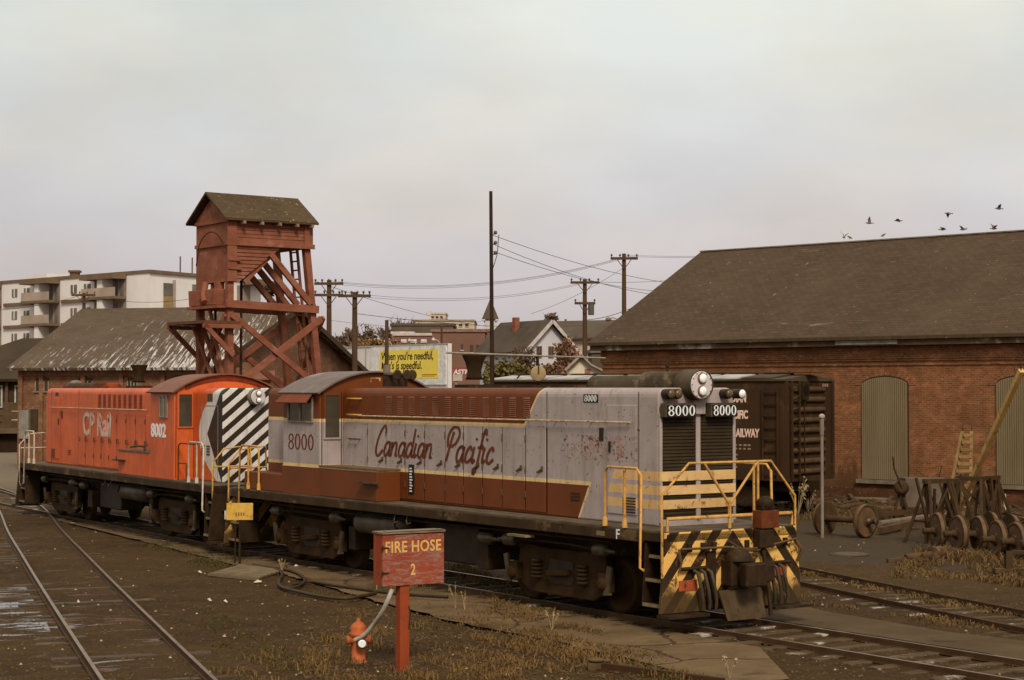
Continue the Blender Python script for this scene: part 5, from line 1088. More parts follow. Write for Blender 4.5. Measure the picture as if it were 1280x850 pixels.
block('brick_store', 566, 612, 414.5, 205, 14, tb2, 'plain reddish brick store behind the right end of the billboard', win=None, cap=M('parapet_dark', (.22,.13,.10)))
bs_ = block('brick_building', 492, 570, 419.5, 215, 20, tb2, 'long brown brick building with pale parapet above the billboard', win=[(.12,.6,424,427,3)], cap=trim_, wc=M('bright_window', (.62,.56,.5)))
block('brick_building', 540, 606, 415, 185, 10, tb2, 'broad brick wall building with small windows right of the billboard', win=[(.55,.62,430,437,1),(.72,.95,431,440,2)], cap=M('parapet_dark', (.22,.13,.10)))
block('dark_roofed_building', 489, 566, 407, 230, 12, trf, 'dark roofed building on the skyline above the billboard', cap=trf)
block('red_shopfront', 490, 516, 417.5, 222, 8, tb, 'short bright red brick building under the dark roof above the billboard', cap=trim_)
block('concrete_hospital', 516, 593, 401.5, 330, 20, tcr, 'pale distant flat roofed building on the skyline left of the mast', cap=M('parapet_tan', (.30,.22,.17)), win=[(.25,.95,404.5,408,7)])
tw = block('concrete_tower_block', 533.5, 557, 392.5, 334, 10, tcr, 'small pale penthouse tower on the skyline above the billboard', cap=trim_, win=[(.25,.95,395,398,3)])
m = MB(); m.box(0,.55*1.5,-.3,1,bz(401,334),bz(388.5,334)); m.build('chimney', twh, tw)
# advertisement sign on brick wall
sg2 = at(565,470,176); q = thing('shop_sign', (sg2.x,176,0), 0, 'small red shop sign lettered AST on the brick wall behind the stack', 'sign'); m = MB(); m.box(0,2.0,-.1,.1,bz(469.5,176),bz(459,176)); m.build('sign_board', M('sign_redboard', (.25,.07,.06)), q); m = MB(); m.box(.1,1.0,-.12,.0,bz(476,176),bz(468,176)); m.build('lower_board', M('sign_paleboard', (.45,.36,.30)), q); m=MB(); m.box(.3,.5,0,.2,0,bz(470,176)); m.build('post', pipe_, q)
textmesh('ASTRA', .62, M('paint_white_board', (.62,.57,.52)), 'lettering', q, (.15,-.104,bz(467.5,176)), (1,0,0), (0,0,1), .02, shear=.15)
# white gabled house
Yh = 150.0
ho_, _ = house('white_house', dict(o=at(600,435,158.0), rz=math.atan2(-.866,.5), L=8.0, W=4.6, ze=bz(435,151), zr=bz(402,152)), 'large white clapboard house with steep dark roof and red chimney', M('clapboard', (.50,.46,.46), (.45,.41,.41), scale=.5), M('slate_dark', (.068,.055,.052), (.045,.036,.034), scale=.6), trimm=trim_)
m = MB(); m.box(3.4,3.9,1.3,1.75,bz(420,155),bz(396.5,155)); m.build('chimney', M('chimney_red', (.24,.085,.055)), ho_)
for u in (1.0, 2.15):
    m = MB(); m.box(8.002,8.06,u,u+.52,bz(447,150),bz(432,150)); f_ = m.build('window', M('window_frame_brown', (.20,.13,.10)), ho_); m = MB(); m.box(8.062,8.075,u+.06,u+.23,bz(446,150),bz(433,150)); m.box(8.062,8.075,u+.29,u+.46,bz(446,150),bz(433,150)); m.build('pane', M('town_window', (.06,.05,.045)), f_)
# second roof and cream gable behind
h2, _ = house('gabled_house', dict(o=at(683,418,178.0), rz=math.atan2(-.5,.866), L=7.0, W=5.2, ze=bz(420,174), zr=bz(401.5,176)), 'smaller house with dark roof and cream gable peeping behind the white house', tcr, trf, trimm=twh)
h3, _ = house('cream_garage', dict(o=at(708,470,112.0)+Vector((4.5,0,0)), rz=0, L=3.4, W=5.0, ze=bz(463,112), zr=bz(446,114)), 'low dark roofed building beside the cream gable near the workshop corner', M('garage_dark', (.09,.07,.06)), trf)
q = thing('cream_gabled_shed', tuple(Vector((at(709,470,110).x,110,0))), 0, 'small cream gable ended shed at the left corner of the workshop', 'shed')
W_ = at(757,470,110).x - at(709,470,110).x; m = MB(); m.ex_y([(0,0),(W_,0),(W_,bz(467,110)),(W_*.62,bz(457,110)),(W_*.36,bz(444.5,110)),(.0,bz(462,110))], 0, 1.2); m.build('wall', M('cream_gable', (.60,.50,.37), (.55,.45,.33)), q)
m = MB(); m.beam((-.15,-.12,bz(463,110)),(W_*.36,-.12,bz(443.5,110)),.6,.14); m.beam((W_*.36,-.12,bz(443.5,110)),(W_*.62,-.12,bz(456,110)),.6,.10); m.beam((W_*.62,-.12,bz(456,110)),(W_+.1,-.12,bz(466,110)),.6,.10); m.build('roof', M('roof_edge', (.30,.24,.19)), q)
m = MB(); m.box(W_*.46,W_*.60,-.04,-.002,bz(475,110),bz(461,110)); m.build('door', M('door_brown', (.30,.13,.07)), q)
# church spire
p = at(613,410,255); q = thing('church_spire', (p.x,255,0), 0, 'slim dark pointed church spire directly behind the tall mast', 'spire')
m = MB(); m.box(-.9,.9,-.9,.9,4,bz(399,255)); m.build('belfry', twh, q); m = MB(); m.prism([(-1.2,-1.2,bz(399,255)),(1.2,-1.2,bz(399,255)),(1.2,1.2,bz(399,255)),(-1.2,1.2,bz(399,255))], [(-.02,-.02,bz(373,255)),(.02,-.02,bz(373,255)),(.02,.02,bz(373,255)),(-.02,.02,bz(373,255))]); m.build('spire_roof', trf, q)
for s in (-1,1):
    for e in (-1,1): m = MB(); m.prism([(s*.95-.25,e*.95-.25,bz(401,255)),(s*.95+.25,e*.95-.25,bz(401,255)),(s*.95+.25,e*.95+.25,bz(401,255)),(s*.95-.25,e*.95+.25,bz(401,255))], [(s*.95-.02,e*.95-.02,bz(394,255)),(s*.95+.02,e*.95-.02,bz(394,255)),(s*.95+.02,e*.95+.02,bz(394,255)),(s*.95-.02,e*.95+.02,bz(394,255))]); m.build('pinnacle', twh, q)
# terrace of distant houses on the right
block('pinkish_house', 706, 736, 404, 290, 10, M('pink_brick', (.30,.17,.15), (.24,.13,.12), scale=.3), 'distant pinkish house on the hillside left of the transformer pole', cap=M('red_roof_far', (.22,.10,.08)), win=[(.2,.9,412,418,4)])
block('pinkish_house', 728, 764, 418, 230, 10, M('pink_brick', (.30,.17,.15)), 'pinkish brick house with pale windows right of the transformer pole', cap=trim_, win=[(.1,.9,426,434,4)], wc=trim_)
block('far_terrace', 736, 768, 406, 320, 12, M('far_brown', (.24,.13,.11)), 'row of distant brown buildings under the street lamp', cap=M('far_roofs', (.30,.22,.20)), win=[(.1,.95,409,413,5)])
q = block('corner_building', 740, 772, 441, 150, 8, trf, 'grey flat roofed building tucked against the workshop corner', cap=M('grey_roof', (.16,.14,.13)))  # plain dark block with a grey cap
# ---------------------------------------------------------------- vegetation
def foliage(name_leaf, center, rad, n, size, mat, parent, rn, clumps=14, flat=1.0):
    v = MB(); cs = []
    for _ in range(clumps):
        d = Vector((rn.gauss(0,1),rn.gauss(0,1),rn.gauss(0,1))).normalized()*rn.uniform(.35,.85); cs.append((Vector((d.x*rad[0],d.y*rad[1],d.z*rad[2])), rn.uniform(.28,.5)))
    for _ in range(n):
        c_, k = rn.choice(cs); d = Vector((rn.gauss(0,.5),rn.gauss(0,.5),rn.gauss(0,.5)))*k; p = Vector(center)+c_+Vector((d.x*rad[0],d.y*rad[1],d.z*rad[2]))
        a = Vector((rn.uniform(-1,1),rn.uniform(-1,1),rn.uniform(-1,1))).normalized()*size*rn.uniform(.5,1.2); b = a.cross(Vector((rn.uniform(-1,1),rn.uniform(-1,1),rn.uniform(-1,1)))).normalized()*size*rn.uniform(.4,.9)
        v.add([p-a, p+b, p+a, p-b], [(0,1,2,3)])
    return v.build(name_leaf, mat, parent)
def tree(name, px, ytop, ybot, Y, wpx, mat, label, cat, n=900, size=.16, bare=False, seed=1, grp=None):
    rn = random.Random(seed); t = at(px,ytop,Y); b = at(px,ybot,Y); g0 = ground_h(t.x,Y); H = t.z-g0; cr_ = wpx/FPX*Y/2; ch = (t.z-b.z)/2
    q = thing(name, (t.x,Y,g0-.1), 0, label, cat, grp); bark = M('bark_brown', (.10,.072,.055), (.06,.042,.032), scale=3, rough=.9); m = MB(); zc = b.z-g0+ch
    m.tube([(0,0,0),(.05*cr_,0,zc*.5),(0,.05,zc)], .05*H*.35+.04, 7, .04)
    k_ = 34 if bare else 14
    for i in range(k_):
        a = rn.uniform(0,6.28); z0 = zc - ch*rn.uniform(.1,1.0); rr = rn.uniform(.4,1.0); e = Vector((math.cos(a)*cr_*rr, math.sin(a)*cr_*rr*.7, min(zc+ch, z0+ch*rn.uniform(.5,1.5)))); s = Vector((0,0,max(.2,z0))); mid = s.lerp(e,.5)+Vector((rn.uniform(-.1,.1)*cr_,rn.uniform(-.1,.1)*cr_,.08*ch))
        m.tube([s,mid,e], .045 if Y < 200 else .07, 4, .012, cap=False)
        if bare:
            for _ in range(4):
                t_ = rn.uniform(.3,1); p0 = mid.lerp(e,t_); p1 = p0+Vector((rn.uniform(-.3,.3)*cr_,rn.uniform(-.2,.2)*cr_,rn.uniform(.05,.4)*ch)); m.tube([p0,p1], .03 if Y < 200 else .05, 3, .01, cap=False)
    m.build('trunk', bark, q)
    foliage('crown', (0,0,zc), (cr_,cr_*.8,ch), n, size, mat, q, rn, clumps=10 if bare else 20)
    return q
olive = M('leaf_olive', (.15,.115,.04), (.085,.07,.028), scale=1.5); rust = M('leaf_rust', (.20,.105,.065), (.14,.078,.05), scale=1.5); brownl = M('leaf_brown', (.15,.10,.075), (.10,.07,.052), scale=1); yellg = M('leaf_yellow', (.30,.21,.08), (.2,.15,.06), scale=1)  # rust leaves muted, distance haze put into their colour
tree('autumn_tree', 640, 447, 496, 128, 74, olive, 'wide olive green bush behind the mast and boxcar roof', 'bush', 3400, .17, seed=2)
tree('autumn_tree', 611, 449, 490, 133, 20, olive, 'small olive shrub between the exhaust stack and the mast', 'bush', 500, .15, seed=12)
tree('autumn_tree', 709, 420, 476, 140, 40, rust, 'rust red autumn tree in front of the white house gable', 'tree', 2600, .15, seed=3)
tree('autumn_tree', 691, 448, 480, 132, 44, rust, 'low reddish shrub below the gable of the white house', 'bush', 900, .14, seed=13)
tree('autumn_tree', 655, 432, 462, 145, 44, brownl, 'thin brownish shrub against the wall of the white house', 'bush', 700, .12, True, seed=4)
tree('bare_tree', 689, 391, 404, 190, 20, brownl, 'small bare tree behind the ridge of the white house', 'tree', 260, .16, True, seed=5)
tree('autumn_tree', 716, 407, 432, 215, 20, yellg, 'yellow green tree left of the transformer pole', 'tree', 800, .22, seed=6)
tree('autumn_tree', 696, 410, 430, 172, 14, yellg, 'small golden shrub before the smaller gabled house', 'bush', 350, .16, seed=16)
sky_l = ['leftmost bare tree on the skyline beside the second utility pole','bare tree on the skyline just right of the single crossarm pole','darker bushy bare tree between the two poles above the billboard','bare tree on the skyline above the thin sleeved pole','spreading bare tree left of the pale penthouse tower','small bare tree touching the pale flat roofed building','low bare tree on the skyline right of the shed gable']
for i, (px, yt, w_) in enumerate(((422,417,30),(455,406,34),(440,411,26),(480,409,28),(502,398,34),(520,402,24),(405,419,28))):
    tree('bare_tree', px, yt, 436, 260+i*4, w_, brownl, sky_l[i], 'tree', 420, .26, True, seed=20+i, grp='bare trees on the skyline')
tree('autumn_tree', 470, 423, 436, 190, 60, M('leaf_gold', (.22,.13,.05), (.16,.09,.04), scale=1), 'long low golden hedge just above the billboard', 'hedge', 1600, .2, seed=31)
tree('evergreen_tree', 334, 358, 368, 232, 22, M('leaf_dark', (.05,.042,.03), (.03,.026,.018)), 'dark evergreen seen through the tower braces', 'tree', 900, .28, seed=33)
# distant ridge of woodland behind the town
fh = MB(); pts_ = [(-420,12),(-200,20),(-120,22),(-60,21),(0,20.5),(60,21.5),(130,19),(300,15),(420,12)]
for k in range(3): fh.prism([(x, 640+k*30, -5) for x, h in pts_][::-1] + [(x, 640+k*30, h+math.sin(x*.07+k)*.8) for x, h in pts_], [(x, 662+k*30, -5) for x, h in pts_][::-1] + [(x, 662+k*30, h-3) for x, h in pts_])
tag(fh.build('hills', M('far_hill', (.20,.165,.15), (.16,.13,.118), scale=.05)), kind='structure')
# ---------------------------------------------------------------- fire hose box, hydrant, hoses
def firebox():
    m_, t, p = newmat('peeling_red_wood', .85); col = mixc(t, noise(t, 3, (1,1,1), lo=.3, hi=.7), (.27,.050,.025), (.19,.036,.02))
    c = nd(t,'ShaderNodeTexCoord'); mp = nd(t,'ShaderNodeMapping'); mp.inputs['Scale'].default_value = (2.2,2.2,9); t.links.new(c.outputs['Object'], mp.inputs[0]); w_ = nd(t,'ShaderNodeTexNoise'); w_.inputs['Scale'].default_value = 2.2; w_.inputs['Detail'].default_value = 9; w_.inputs['Roughness'].default_value = .8; w_.inputs['Distortion'].default_value = 1.2; t.links.new(mp.outputs[0], w_.inputs['Vector'])
    r = nd(t,'ShaderNodeMapRange'); r.inputs[1].default_value = .47; r.inputs[2].default_value = .58; r.inputs[4].default_value = .72; t.links.new(w_.outputs[0], r.inputs[0]); col = mixc(t, r.outputs[0], col, (.24,.17,.14))
    t.links.new(col, p.inputs['Base Color']); bump(t, p, w_.outputs[0], .4, .01)
    redp = M('post_red', (.27,.050,.018), (.18,.034,.014), scale=2, stretch=(1,1,.3), rough=.8, c3=(.12,.045,.022), s3=3, bmp=.2)
    P = gnd(503,838); q = thing('fire_hose_box', (P.x, P.y, -.1), R(31), 'peeling red wooden box on a red post lettered FIRE HOSE 2 in the foreground', 'hose box')
    m = MB(); m.box(-.078,.078,-.075,.075,-.1,1.32); m.build('post', redp, q, .008); m = MB(); m.tube([(.06,-.085,.95),(.085,-.09,.86),(.07,-.09,.74),(.06,-.085,.62)],.008,5); m.build('hook', black, q)
    x0, x1, y0, y1, z0, z1 = -.38,.64,-.10,.20,1.27,2.02
    m = MB(); m.box(x0,x1,y0+.03,y1,z0,z1); m.build('box', redp, q, .006)
    m = MB(); m.box(x0+.003,x1+.004,y0,y0+.028,z0-.012,z1-.018); dr = m.build('door', m_, q, .005)
    m = MB(); m.box(x0-.015,x1+.02,y0-.02,y1+.02,z1,z1+.032); m.box(x0+.05,x1-.02,y0-.03,y0+.1,z1+.033,z1+.045); m.build('lid', M('weathered_lid', (.20,.16,.125), (.12,.09,.065), scale=4, stretch=(1,5,1)), q, .005)
    for z in (z1-.20, z0+.18): m = MB(); m.box(x0-.02,x0+.10,y0-.008,y0-.001,z-.012,z+.012); m.cyl((x0-.004,y0-.01,z-.035),(x0-.004,y0-.01,z+.035),.012,6); m.build('hinge', black, dr)
    yl = M('letter_yellow', (.66,.36,.10), (.52,.27,.08), scale=6)
    textmesh('FIRE HOSE', .232, yl, 'lettering', dr, (x0+.035,y0-.003,z1-.27), (1,0,0), (0,0,1), .005, sx=.84, depth=.0015, space=1.05)
    textmesh('2', .23, yl, 'lettering', dr, (.08,y0-.003,z0+.14), (1,0,0), (0,0,1), .005, sx=.72, depth=.0015)
    return q
firebox()
H = gnd(448,827); hyd = thing('fire_hydrant', (H.x,H.y,-.1), R(20), 'faded orange red fire hydrant left of the FIRE HOSE box', 'hydrant')
hr = M('hydrant_red', (.44,.105,.035), (.32,.075,.028), scale=5, rough=.7, c3=(.16,.06,.035), s3=4)
m = MB(); m.lathe((0,0,-.05),(0,0,1),[(0,.13),(.06,.13),(.07,.105),(.42,.10),(.44,.13),(.49,.135),(.50,.11),(.56,.125),(.60,.11),(.64,.07),(.66,.03),(.71,.03)],24); m.build('barrel', hr, hyd)
for s in (-1,1): m = MB(); m.lathe((s*.09,0,.33),(s,0,0),[(0,.055),(.05,.055),(.055,.065),(.09,.065),(.1,.03)],12); m.build('side_cap', hr, hyd)
m = MB(); m.lathe((0,-.09,.30),(0,-1,0),[(0,.065),(.07,.065),(.08,.08),(.14,.08)],16); m.build('outlet', M('outlet_dark', (.10,.04,.02)), hyd)
m = MB(); m.lathe((-.0,-.2,.30),(-.2,-1,0),[(0,.06),(.05,.062),(.06,.05)],16); m.build('coupling', lampglass, hyd)
hs = M('canvas_hose', (.36,.31,.25), (.26,.22,.17), scale=12, rough=.85)
def hose(pts, r, label, mat, cat='hose', name='hose'):
    P = [Vector(p) for p in pts]; o = []
    for i in range(len(P)-1):
        a,b,c,d = P[max(i-1,0)],P[i],P[i+1],P[min(i+2,len(P)-1)]
        for j in range(6): t = j/6; o.append(.5*((2*b)+(-a+c)*t+(2*a-5*b+4*c-d)*t*t+(-a+3*b-3*c+d)*t**3))
    o.append(P[-1]); m = MB(); m.tube(o, r, 8); return tag(m.build(name, mat), label, cat)
Yb = 26.1
hose([at(490,737,26.15), at(484,752,26.1), at(476,768,26.2), at(466,782,26.4), at(454,795,26.5), at(444,800,26.58)], .034, 'pale canvas hose drooping from the red box to the hydrant outlet', hs)
rb = M('black_rubber', (.045,.034,.026), (.03,.022,.016), rough=.6)
gz_ = lambda px, py: gnd(px,py,-.03)
hose([gz_(*p) for p in ((316,706),(335,709),(348,712),(353,718),(349,727),(353,734),(375,740),(405,746),(432,748),(452,745),(470,741))], .036, 'thick dark rubber hose looping over the ground by the wooden hatch', rb, 'hose', 'ground_hose')
hose([gz_(*p) for p in ((338,709),(362,713),(376,719),(381,726),(372,733),(358,734),(385,727),(415,731),(450,736),(500,742),(560,746))], .030, 'thinner dark hose running right behind the FIRE HOSE box', rb, 'hose', 'ground_hose')
# hatch of boards
m = MB(); hp = [gnd(262,720),gnd(322,726),gnd(372,713),(gnd(300,709))]; hq = thing('ground_hatch', tuple(hp[0]), 0, 'flat wooden ground hatch at the foot of the yellow sign post', 'hatch')
u_, v_ = (hp[1]-hp[0]), (hp[3]-hp[0])
hm_ = M('hatch_wood', (.17,.13,.085), (.10,.075,.05), scale=3)
for k in range(7): a = v_*(k/7+.01); b = v_*((k+1)/7-.02); m = MB(); m.ex_z([(a.x,a.y),(a.x+u_.x,a.y+u_.y),(b.x+u_.x,b.y+u_.y),(b.x,b.y)], .02, .07); m.build('board', hm_, hq, .006, 1)
for w0_ in (Vector((0,0,0)), v_): m = MB(); m.beam((w0_.x,w0_.y,.04),(w0_.x+u_.x,w0_.y+u_.y,.04),.10,.06); m.build('rim', M('hatch_rim', (.17,.125,.08)), hq)
# yellow plate sign
S = gnd(299.5,706); sq = thing('yellow_sign', (S.x,S.y,-.1), R(4), 'blank weathered yellow plate on a thin post between the two locomotives', 'sign')
zc = EYE + (486-639)/FPX*S.y + .1; m = MB(); m.cyl((0,.03,-.1),(0,.03,zc+.12),.028,8); m.cyl((-.12,.06,-.05),(-.10,.06,.9),.02,6); m.build('post', under, sq)
m = MB(); m.box(-.31,.31,-.012,.0,zc-.20,zc+.20); pl = m.build('sign_plate', M('plate_yellow', (.58,.34,.06), (.46,.26,.05), scale=5, c3=(.24,.12,.035), s3=5), sq, .006)
m = MB()
for k in range(4): m.box(-.10+k*.06,-.07+k*.06,-.016,-.0125,zc-.10,zc-.02)
m.build('sign_marks', M('mark_brown', (.20,.11,.04)), pl)
m = MB(); m.box(-.36,-.315,-.01,0,zc-.18,zc+.02); m.build('edge_strip', whitep, sq)
# buried rail end by the verge
a, b = gnd(745,836), gnd(905,853); q = thing('buried_rail', (a.x,a.y,-.1), 0, 'short rusty rail stub half buried in grass at the bottom edge', 'rail stub')
m = MB(); d_ = b-a; m.beam((0,0,.04),(d_.x,d_.y,.0),.08,.12); m.beam((0,0,.0),(d_.x,d_.y,-.04),.16,.03); m.build('rail', M('stub_rust', (.045,.024,.014)), q); m = MB(); m.box(-.12,.14,-.1,.1,-.02,.10); m.lathe((0,0,.1),(0,0,1),[(0,.07),(.02,.13),(.05,.13),(.06,.06)],10); m.lathe((.14,.02,.09),(0,0,1),[(0,.05),(.02,.08),(.045,.08),(.05,.03)],8); m.build('bolt_block', M('stub_brown', (.11,.075,.04), (.06,.04,.022)), q)
# ---------------------------------------------------------------- wheelsets
wr = M('wheel_rust', (.060,.034,.018), (.032,.018,.010), scale=3, rough=.8, c3=(.11,.066,.038), s3=2, bmp=.2); wt = M('wheel_tread', (.12,.072,.044), (.075,.045,.028), scale=5, rough=.6); ax_ = M('axle_brown', (.060,.036,.022), (.035,.022,.014), scale=3)
def wheelset():
    q = thing('wheelset', (0,0,0), 0); m = MB(); m.lathe((-.72,0,.47),(1,0,0),[(0,.115),(.06,.12),(.15,.095),(.72,.082),(1.29,.095),(1.38,.12),(1.44,.115)],18); a = m.build('axle', ax_, q)
    for s in (-1,1):
        m = MB(); m.lathe((s*.655,0,.47),(s,0,0),[(0,.485),(.03,.49),(.042,.465),(.132,.455),(.135,.39),(.10,.375),(.075,.20),(.15,.16),(.16,.12)],36); w_ = m.build('wheel', wr, q)
        m = MB(); m.lathe((s*.697,0,.47),(s,0,0),[(0,.468),(.088,.458)],36); m.build('tread', wt, w_)
        m = MB(); m.lathe((s*.80,0,.47),(s,0,0),[(0,.10),(.08,.10),(.09,.07),(.26,.07),(.27,.09),(.31,.09),(.32,.05)],16); m.build('journal', steelg if s > 0 else ax_, q)
    return q
ws0 = wheelset()
def put(q, p, rz, label, grp): q.location = (p[0],p[1],-.1); q.rotation_euler = (0,0,rz); tag(q, label, 'wheelset', grp)
aL, aR = gnd(1024,668), gnd(1089,673); c_ = (aL+aR)/2; put(ws0, c_, math.atan2((aR-aL).y,(aR-aL).x), 'single rusty wheelset standing apart by the steel post', 'railway wheelsets')
ang = .16; dx = Vector((math.cos(ang),math.sin(ang),0))
wl_ = ['leftmost wheelset of the row, next to the steel trestles','second wheelset from the left in the crowded row','third wheelset in the crowded row, its left wheel in the middle','fourth wheelset of the row with a large near wheel','fifth wheelset of the row, its shiny journal near the right edge','last wheelset of the row, cut by the right edge of the view']
for k, (px, py) in enumerate(((1173,686),(1198,690),(1224,691),(1247,698),(1270,701),(1296,704))):
    q = copy_tree(ws0); p = gnd(px,py); c_ = p + dx*.72
    put(q, c_, ang + random.uniform(-.05,.05), wl_[k], 'railway wheelsets')
m_ = MB()
# ---------------------------------------------------------------- steel post, trestles, ladder, boom, crane
P = gnd(1028,672); q = thing('steel_post', (P.x,P.y,-.1), 0, 'slim grey steel post with a round cap in front of the boxcar end', 'post'); Hh = (672-524)/FPX*P.y
m = MB(); m.cyl((0,0,-.1),(0,0,Hh),.045,10); m.cyl((0,0,Hh-.45),(0,0,Hh),.06,10); m.build('pipe', M('post_grey', (.22,.19,.155), (.13,.11,.085), scale=3, stretch=(1,1,.4)), q); m = MB(); m.lathe((0,0,Hh),(0,0,1),[(0,.05),(.03,.085),(.10,.085),(.14,.03)],12); m.build('cap', M('cap_pale', (.34,.29,.24)), q)
P = gnd(1062,693); q = thing('manhole_cover', (P.x,P.y,-.09), 0, 'round dark manhole cover set in the asphalt pad', 'manhole cover'); m = MB(); m.lathe((0,0,.0),(0,0,1),[(0,.42),(.02,.42),(.022,.38)],28); m.build('lid', M('cover_iron', (.095,.075,.058), (.06,.045,.035), scale=6), q); m = MB(); m.lathe((0,0,-.01),(0,0,1),[(0,.50),(.016,.50),(.018,.46)],28); m.build('ring', M('cover_ring', (.075,.056,.04)), q)
trd = M('trestle_rust', (.050,.030,.019), (.028,.018,.012), scale=3, rough=.8)
rn0 = random.Random(9)
for k, (px, py, w_, rz, lb) in enumerate(((1172,678,.95,.5,'leftmost dark steel trestle with widely splayed legs'),(1193,674,.8,.9,'dark steel trestle in the middle of the cluster'),(1214,671,.85,-.5,'dark steel trestle just below the foot of the ladder'),(1236,667,.9,.6,'rightmost dark steel trestle behind the wheelsets'))):
    P = gnd(px,py); q = thing('trestle', (P.x,P.y,-.1), rz, lb, 'trestle', 'steel trestles behind the wheelsets'); hh = (py-(600+random.uniform(-3,4)))/FPX*P.y
    m = MB(); m.beam((-w_/2,0,hh),(w_/2,0,hh),.12,.12); m.build('top_beam', trd, q)
    for sx in (-1,1):
        for sy in (-1,1): m = MB(); m.beam((sx*w_*.35,sy*.05,hh),(sx*w_*.62+random.uniform(-.1,.1),sy*.55,-.05),.08,.08); m.build('leg', trd, q)
        m = MB(); m.beam((sx*w_*.52,-.38,hh*.35),(sx*w_*.52,.38,hh*.35),.05,.06); m.build('tie_bar', trd, q)
    for _k in range(5): xa = rn0.uniform(-.6,.6)*w_; m = MB(); m.beam((xa,rn0.uniform(-.5,.5),-.05),(xa+rn0.uniform(-.45,.45),rn0.uniform(-.2,.2),hh*rn0.uniform(.85,1.08)),.06,.06); m.build('leaning_bar', trd, q)
    m = MB(); m.beam((-w_*.5,-.35,hh*.4),(w_*.45,-.05,hh*.95),.04,.05); m.beam((w_*.5,.3,hh*.4),(-w_*.45,.05,hh*.95),.04,.05); m.build('cross_brace', trd, q)
# stepladder against the wall
a, b = at(1190,640,60.5), at(1203,533,61.6); lw_ = M('ladder_wood', (.24,.155,.065), (.15,.095,.04), scale=3); q = thing('stepladder', (a.x,a.y,-.1), 0, 'tapered wooden stepladder leaning against the brick workshop wall', 'ladder')
L0, R0, L1, R1 = at(1184,640,60.5), at(1213,640,60.5), at(1203.5,540,61.4), at(1214.5,540,61.4); og = Vector((a.x,a.y,-.1))
for s_, (p0, p1) in (('l',(L0,L1)),('r',(R0,R1))): m = MB(); m.beam(p0-og,p1-og,.10,.16); m.build('side_rail', lw_, q)
for k in range(11): t = (k+.6)/11; m = MB(); m.beam(L0.lerp(L1,t)-og,R0.lerp(R1,t)-og,.26,.10); m.build('step', lw_, q)
m = MB(); m.beam(L1-og,L1-og+Vector((.0,.0,.35)),.04,.04); m.beam(R1-og,R1-og+Vector((0,0,.35)),.04,.04); m.beam(L1-og+Vector((0,0,.3)),R1-og+Vector((0,0,.3)),.03,.03); m.build('top_frame', steelg, q)
# yellow boom
a, b = at(1197,640,54), at(1277,463,50); q = thing('yellow_boom', (a.x,a.y,a.z), 0, 'long yellow beam slanting up to the right in front of the workshop', 'boom'); yb = M('boom_yellow', (.55,.33,.11), (.45,.26,.08), scale=2, rough=.6, c3=(.25,.13,.05), s3=3)
d_ = b-a; m = MB(); m.beam((0,0,0),tuple(d_),.15,.15); m.build('beam', yb, q, .01); m = MB(); e_ = Vector(d_); m.tube([e_*.995,e_+Vector((-.05,0,.25)),e_+Vector((.15,0,.42)),e_+Vector((.4,0,.4)),e_+Vector((.55,0,.2))],.018,6); m.build('end_hook', black, q)
a = gnd(1277,672); q = thing('yellow_hoist', (a.x+.10,49.5,-.1), 0, 'yellow steel hoist column with a thin dark mast at the right edge', 'hoist'); zt = EYE+(486-584)/FPX*49.5+.1; m = MB(); m.box(-.12,.5,-.2,.2,-.1,zt); m.build('column', M('hoist_yellow', (.40,.24,.05), (.30,.18,.04), scale=2), q, .02); m = MB(); m.cyl((.10,0,zt),(.10,0,zt+2.3),.03,6); m.box(.05,.3,-.08,.08,zt+.35,zt+.7); m.beam((.1,0,zt+2.1),(-.25,0,zt+1.9),.02,.02); m.build('mast', trd, q); m = MB(); m.box(-.05,.5,-.1,.1,zt+2.05,zt+2.2); m.build('head', yb, q)
p0 = at(1256,633,60); m = MB(); m.cyl((p0.x,60,-.1),(p0.x,60,EYE+(486-617)/FPX*60),.05,8); tag(m.build('white_stake', whitep), 'short thin white stake by the workshop wall', 'stake')
# lumber, pipes, scrap
scr = M('scrap_brown', (.085,.052,.030), (.045,.028,.017), scale=2, rough=.85); scg = M('scrap_grey', (.15,.12,.09), (.09,.07,.05), scale=2)
rn = random.Random(11)
lab = ['at the back against the workshop wall','second from the wall','in the middle of the pile','lying nearer the asphalt','lying nearest the asphalt pad','short one behind the single wheelset','under the trestles','grey one along the wall']
for k, (x0,y0,x1,y1) in enumerate(((1095,632,1178,637),(1092,641,1172,640),(1095,648,1165,652),(1100,660,1160,652),(1100,668,1152,661),(1048,640,1078,636),(1130,644,1190,648),(1060,628,1110,631))):
    a, b = gnd(x0,y0), gnd(x1,y1); m = MB(); m.beam((a.x,a.y,.02+.12*(k%2)),(b.x,b.y,.02+.12*(k%3)),.18,.16) if k % 2 == 0 else m.tube([(a.x,a.y,.03),(b.x,b.y,.06)],.09,10); tag(m.build('old_timber' if k%2==0 else 'old_pipe', scg if k in (0,7,3) else scr), ('long dark timber ' if k%2==0 else 'long rusty pipe ')+lab[k], 'timber' if k%2==0 else 'pipe', 'scrap timbers and pipes by the workshop')
P = gnd(1130,702); q = thing('scrap_drum', (P.x,P.y,-.1), R(12), 'rusty rolled drum and bar lying in the grass before the wheelsets', 'scrap'); m = MB(); m.lathe((.75,.1,.14),(1,.2,0),[(0,.10),(.02,.20),(.32,.20),(.34,.16)],16); m.build('drum', wr, q); m = MB(); m.cyl((.05,0,.08),(.8,.1,.14),.10,10); m.beam((-.45,-.05,.03),(.2,0,.06),.12,.1); m.build('bar', scr, q)
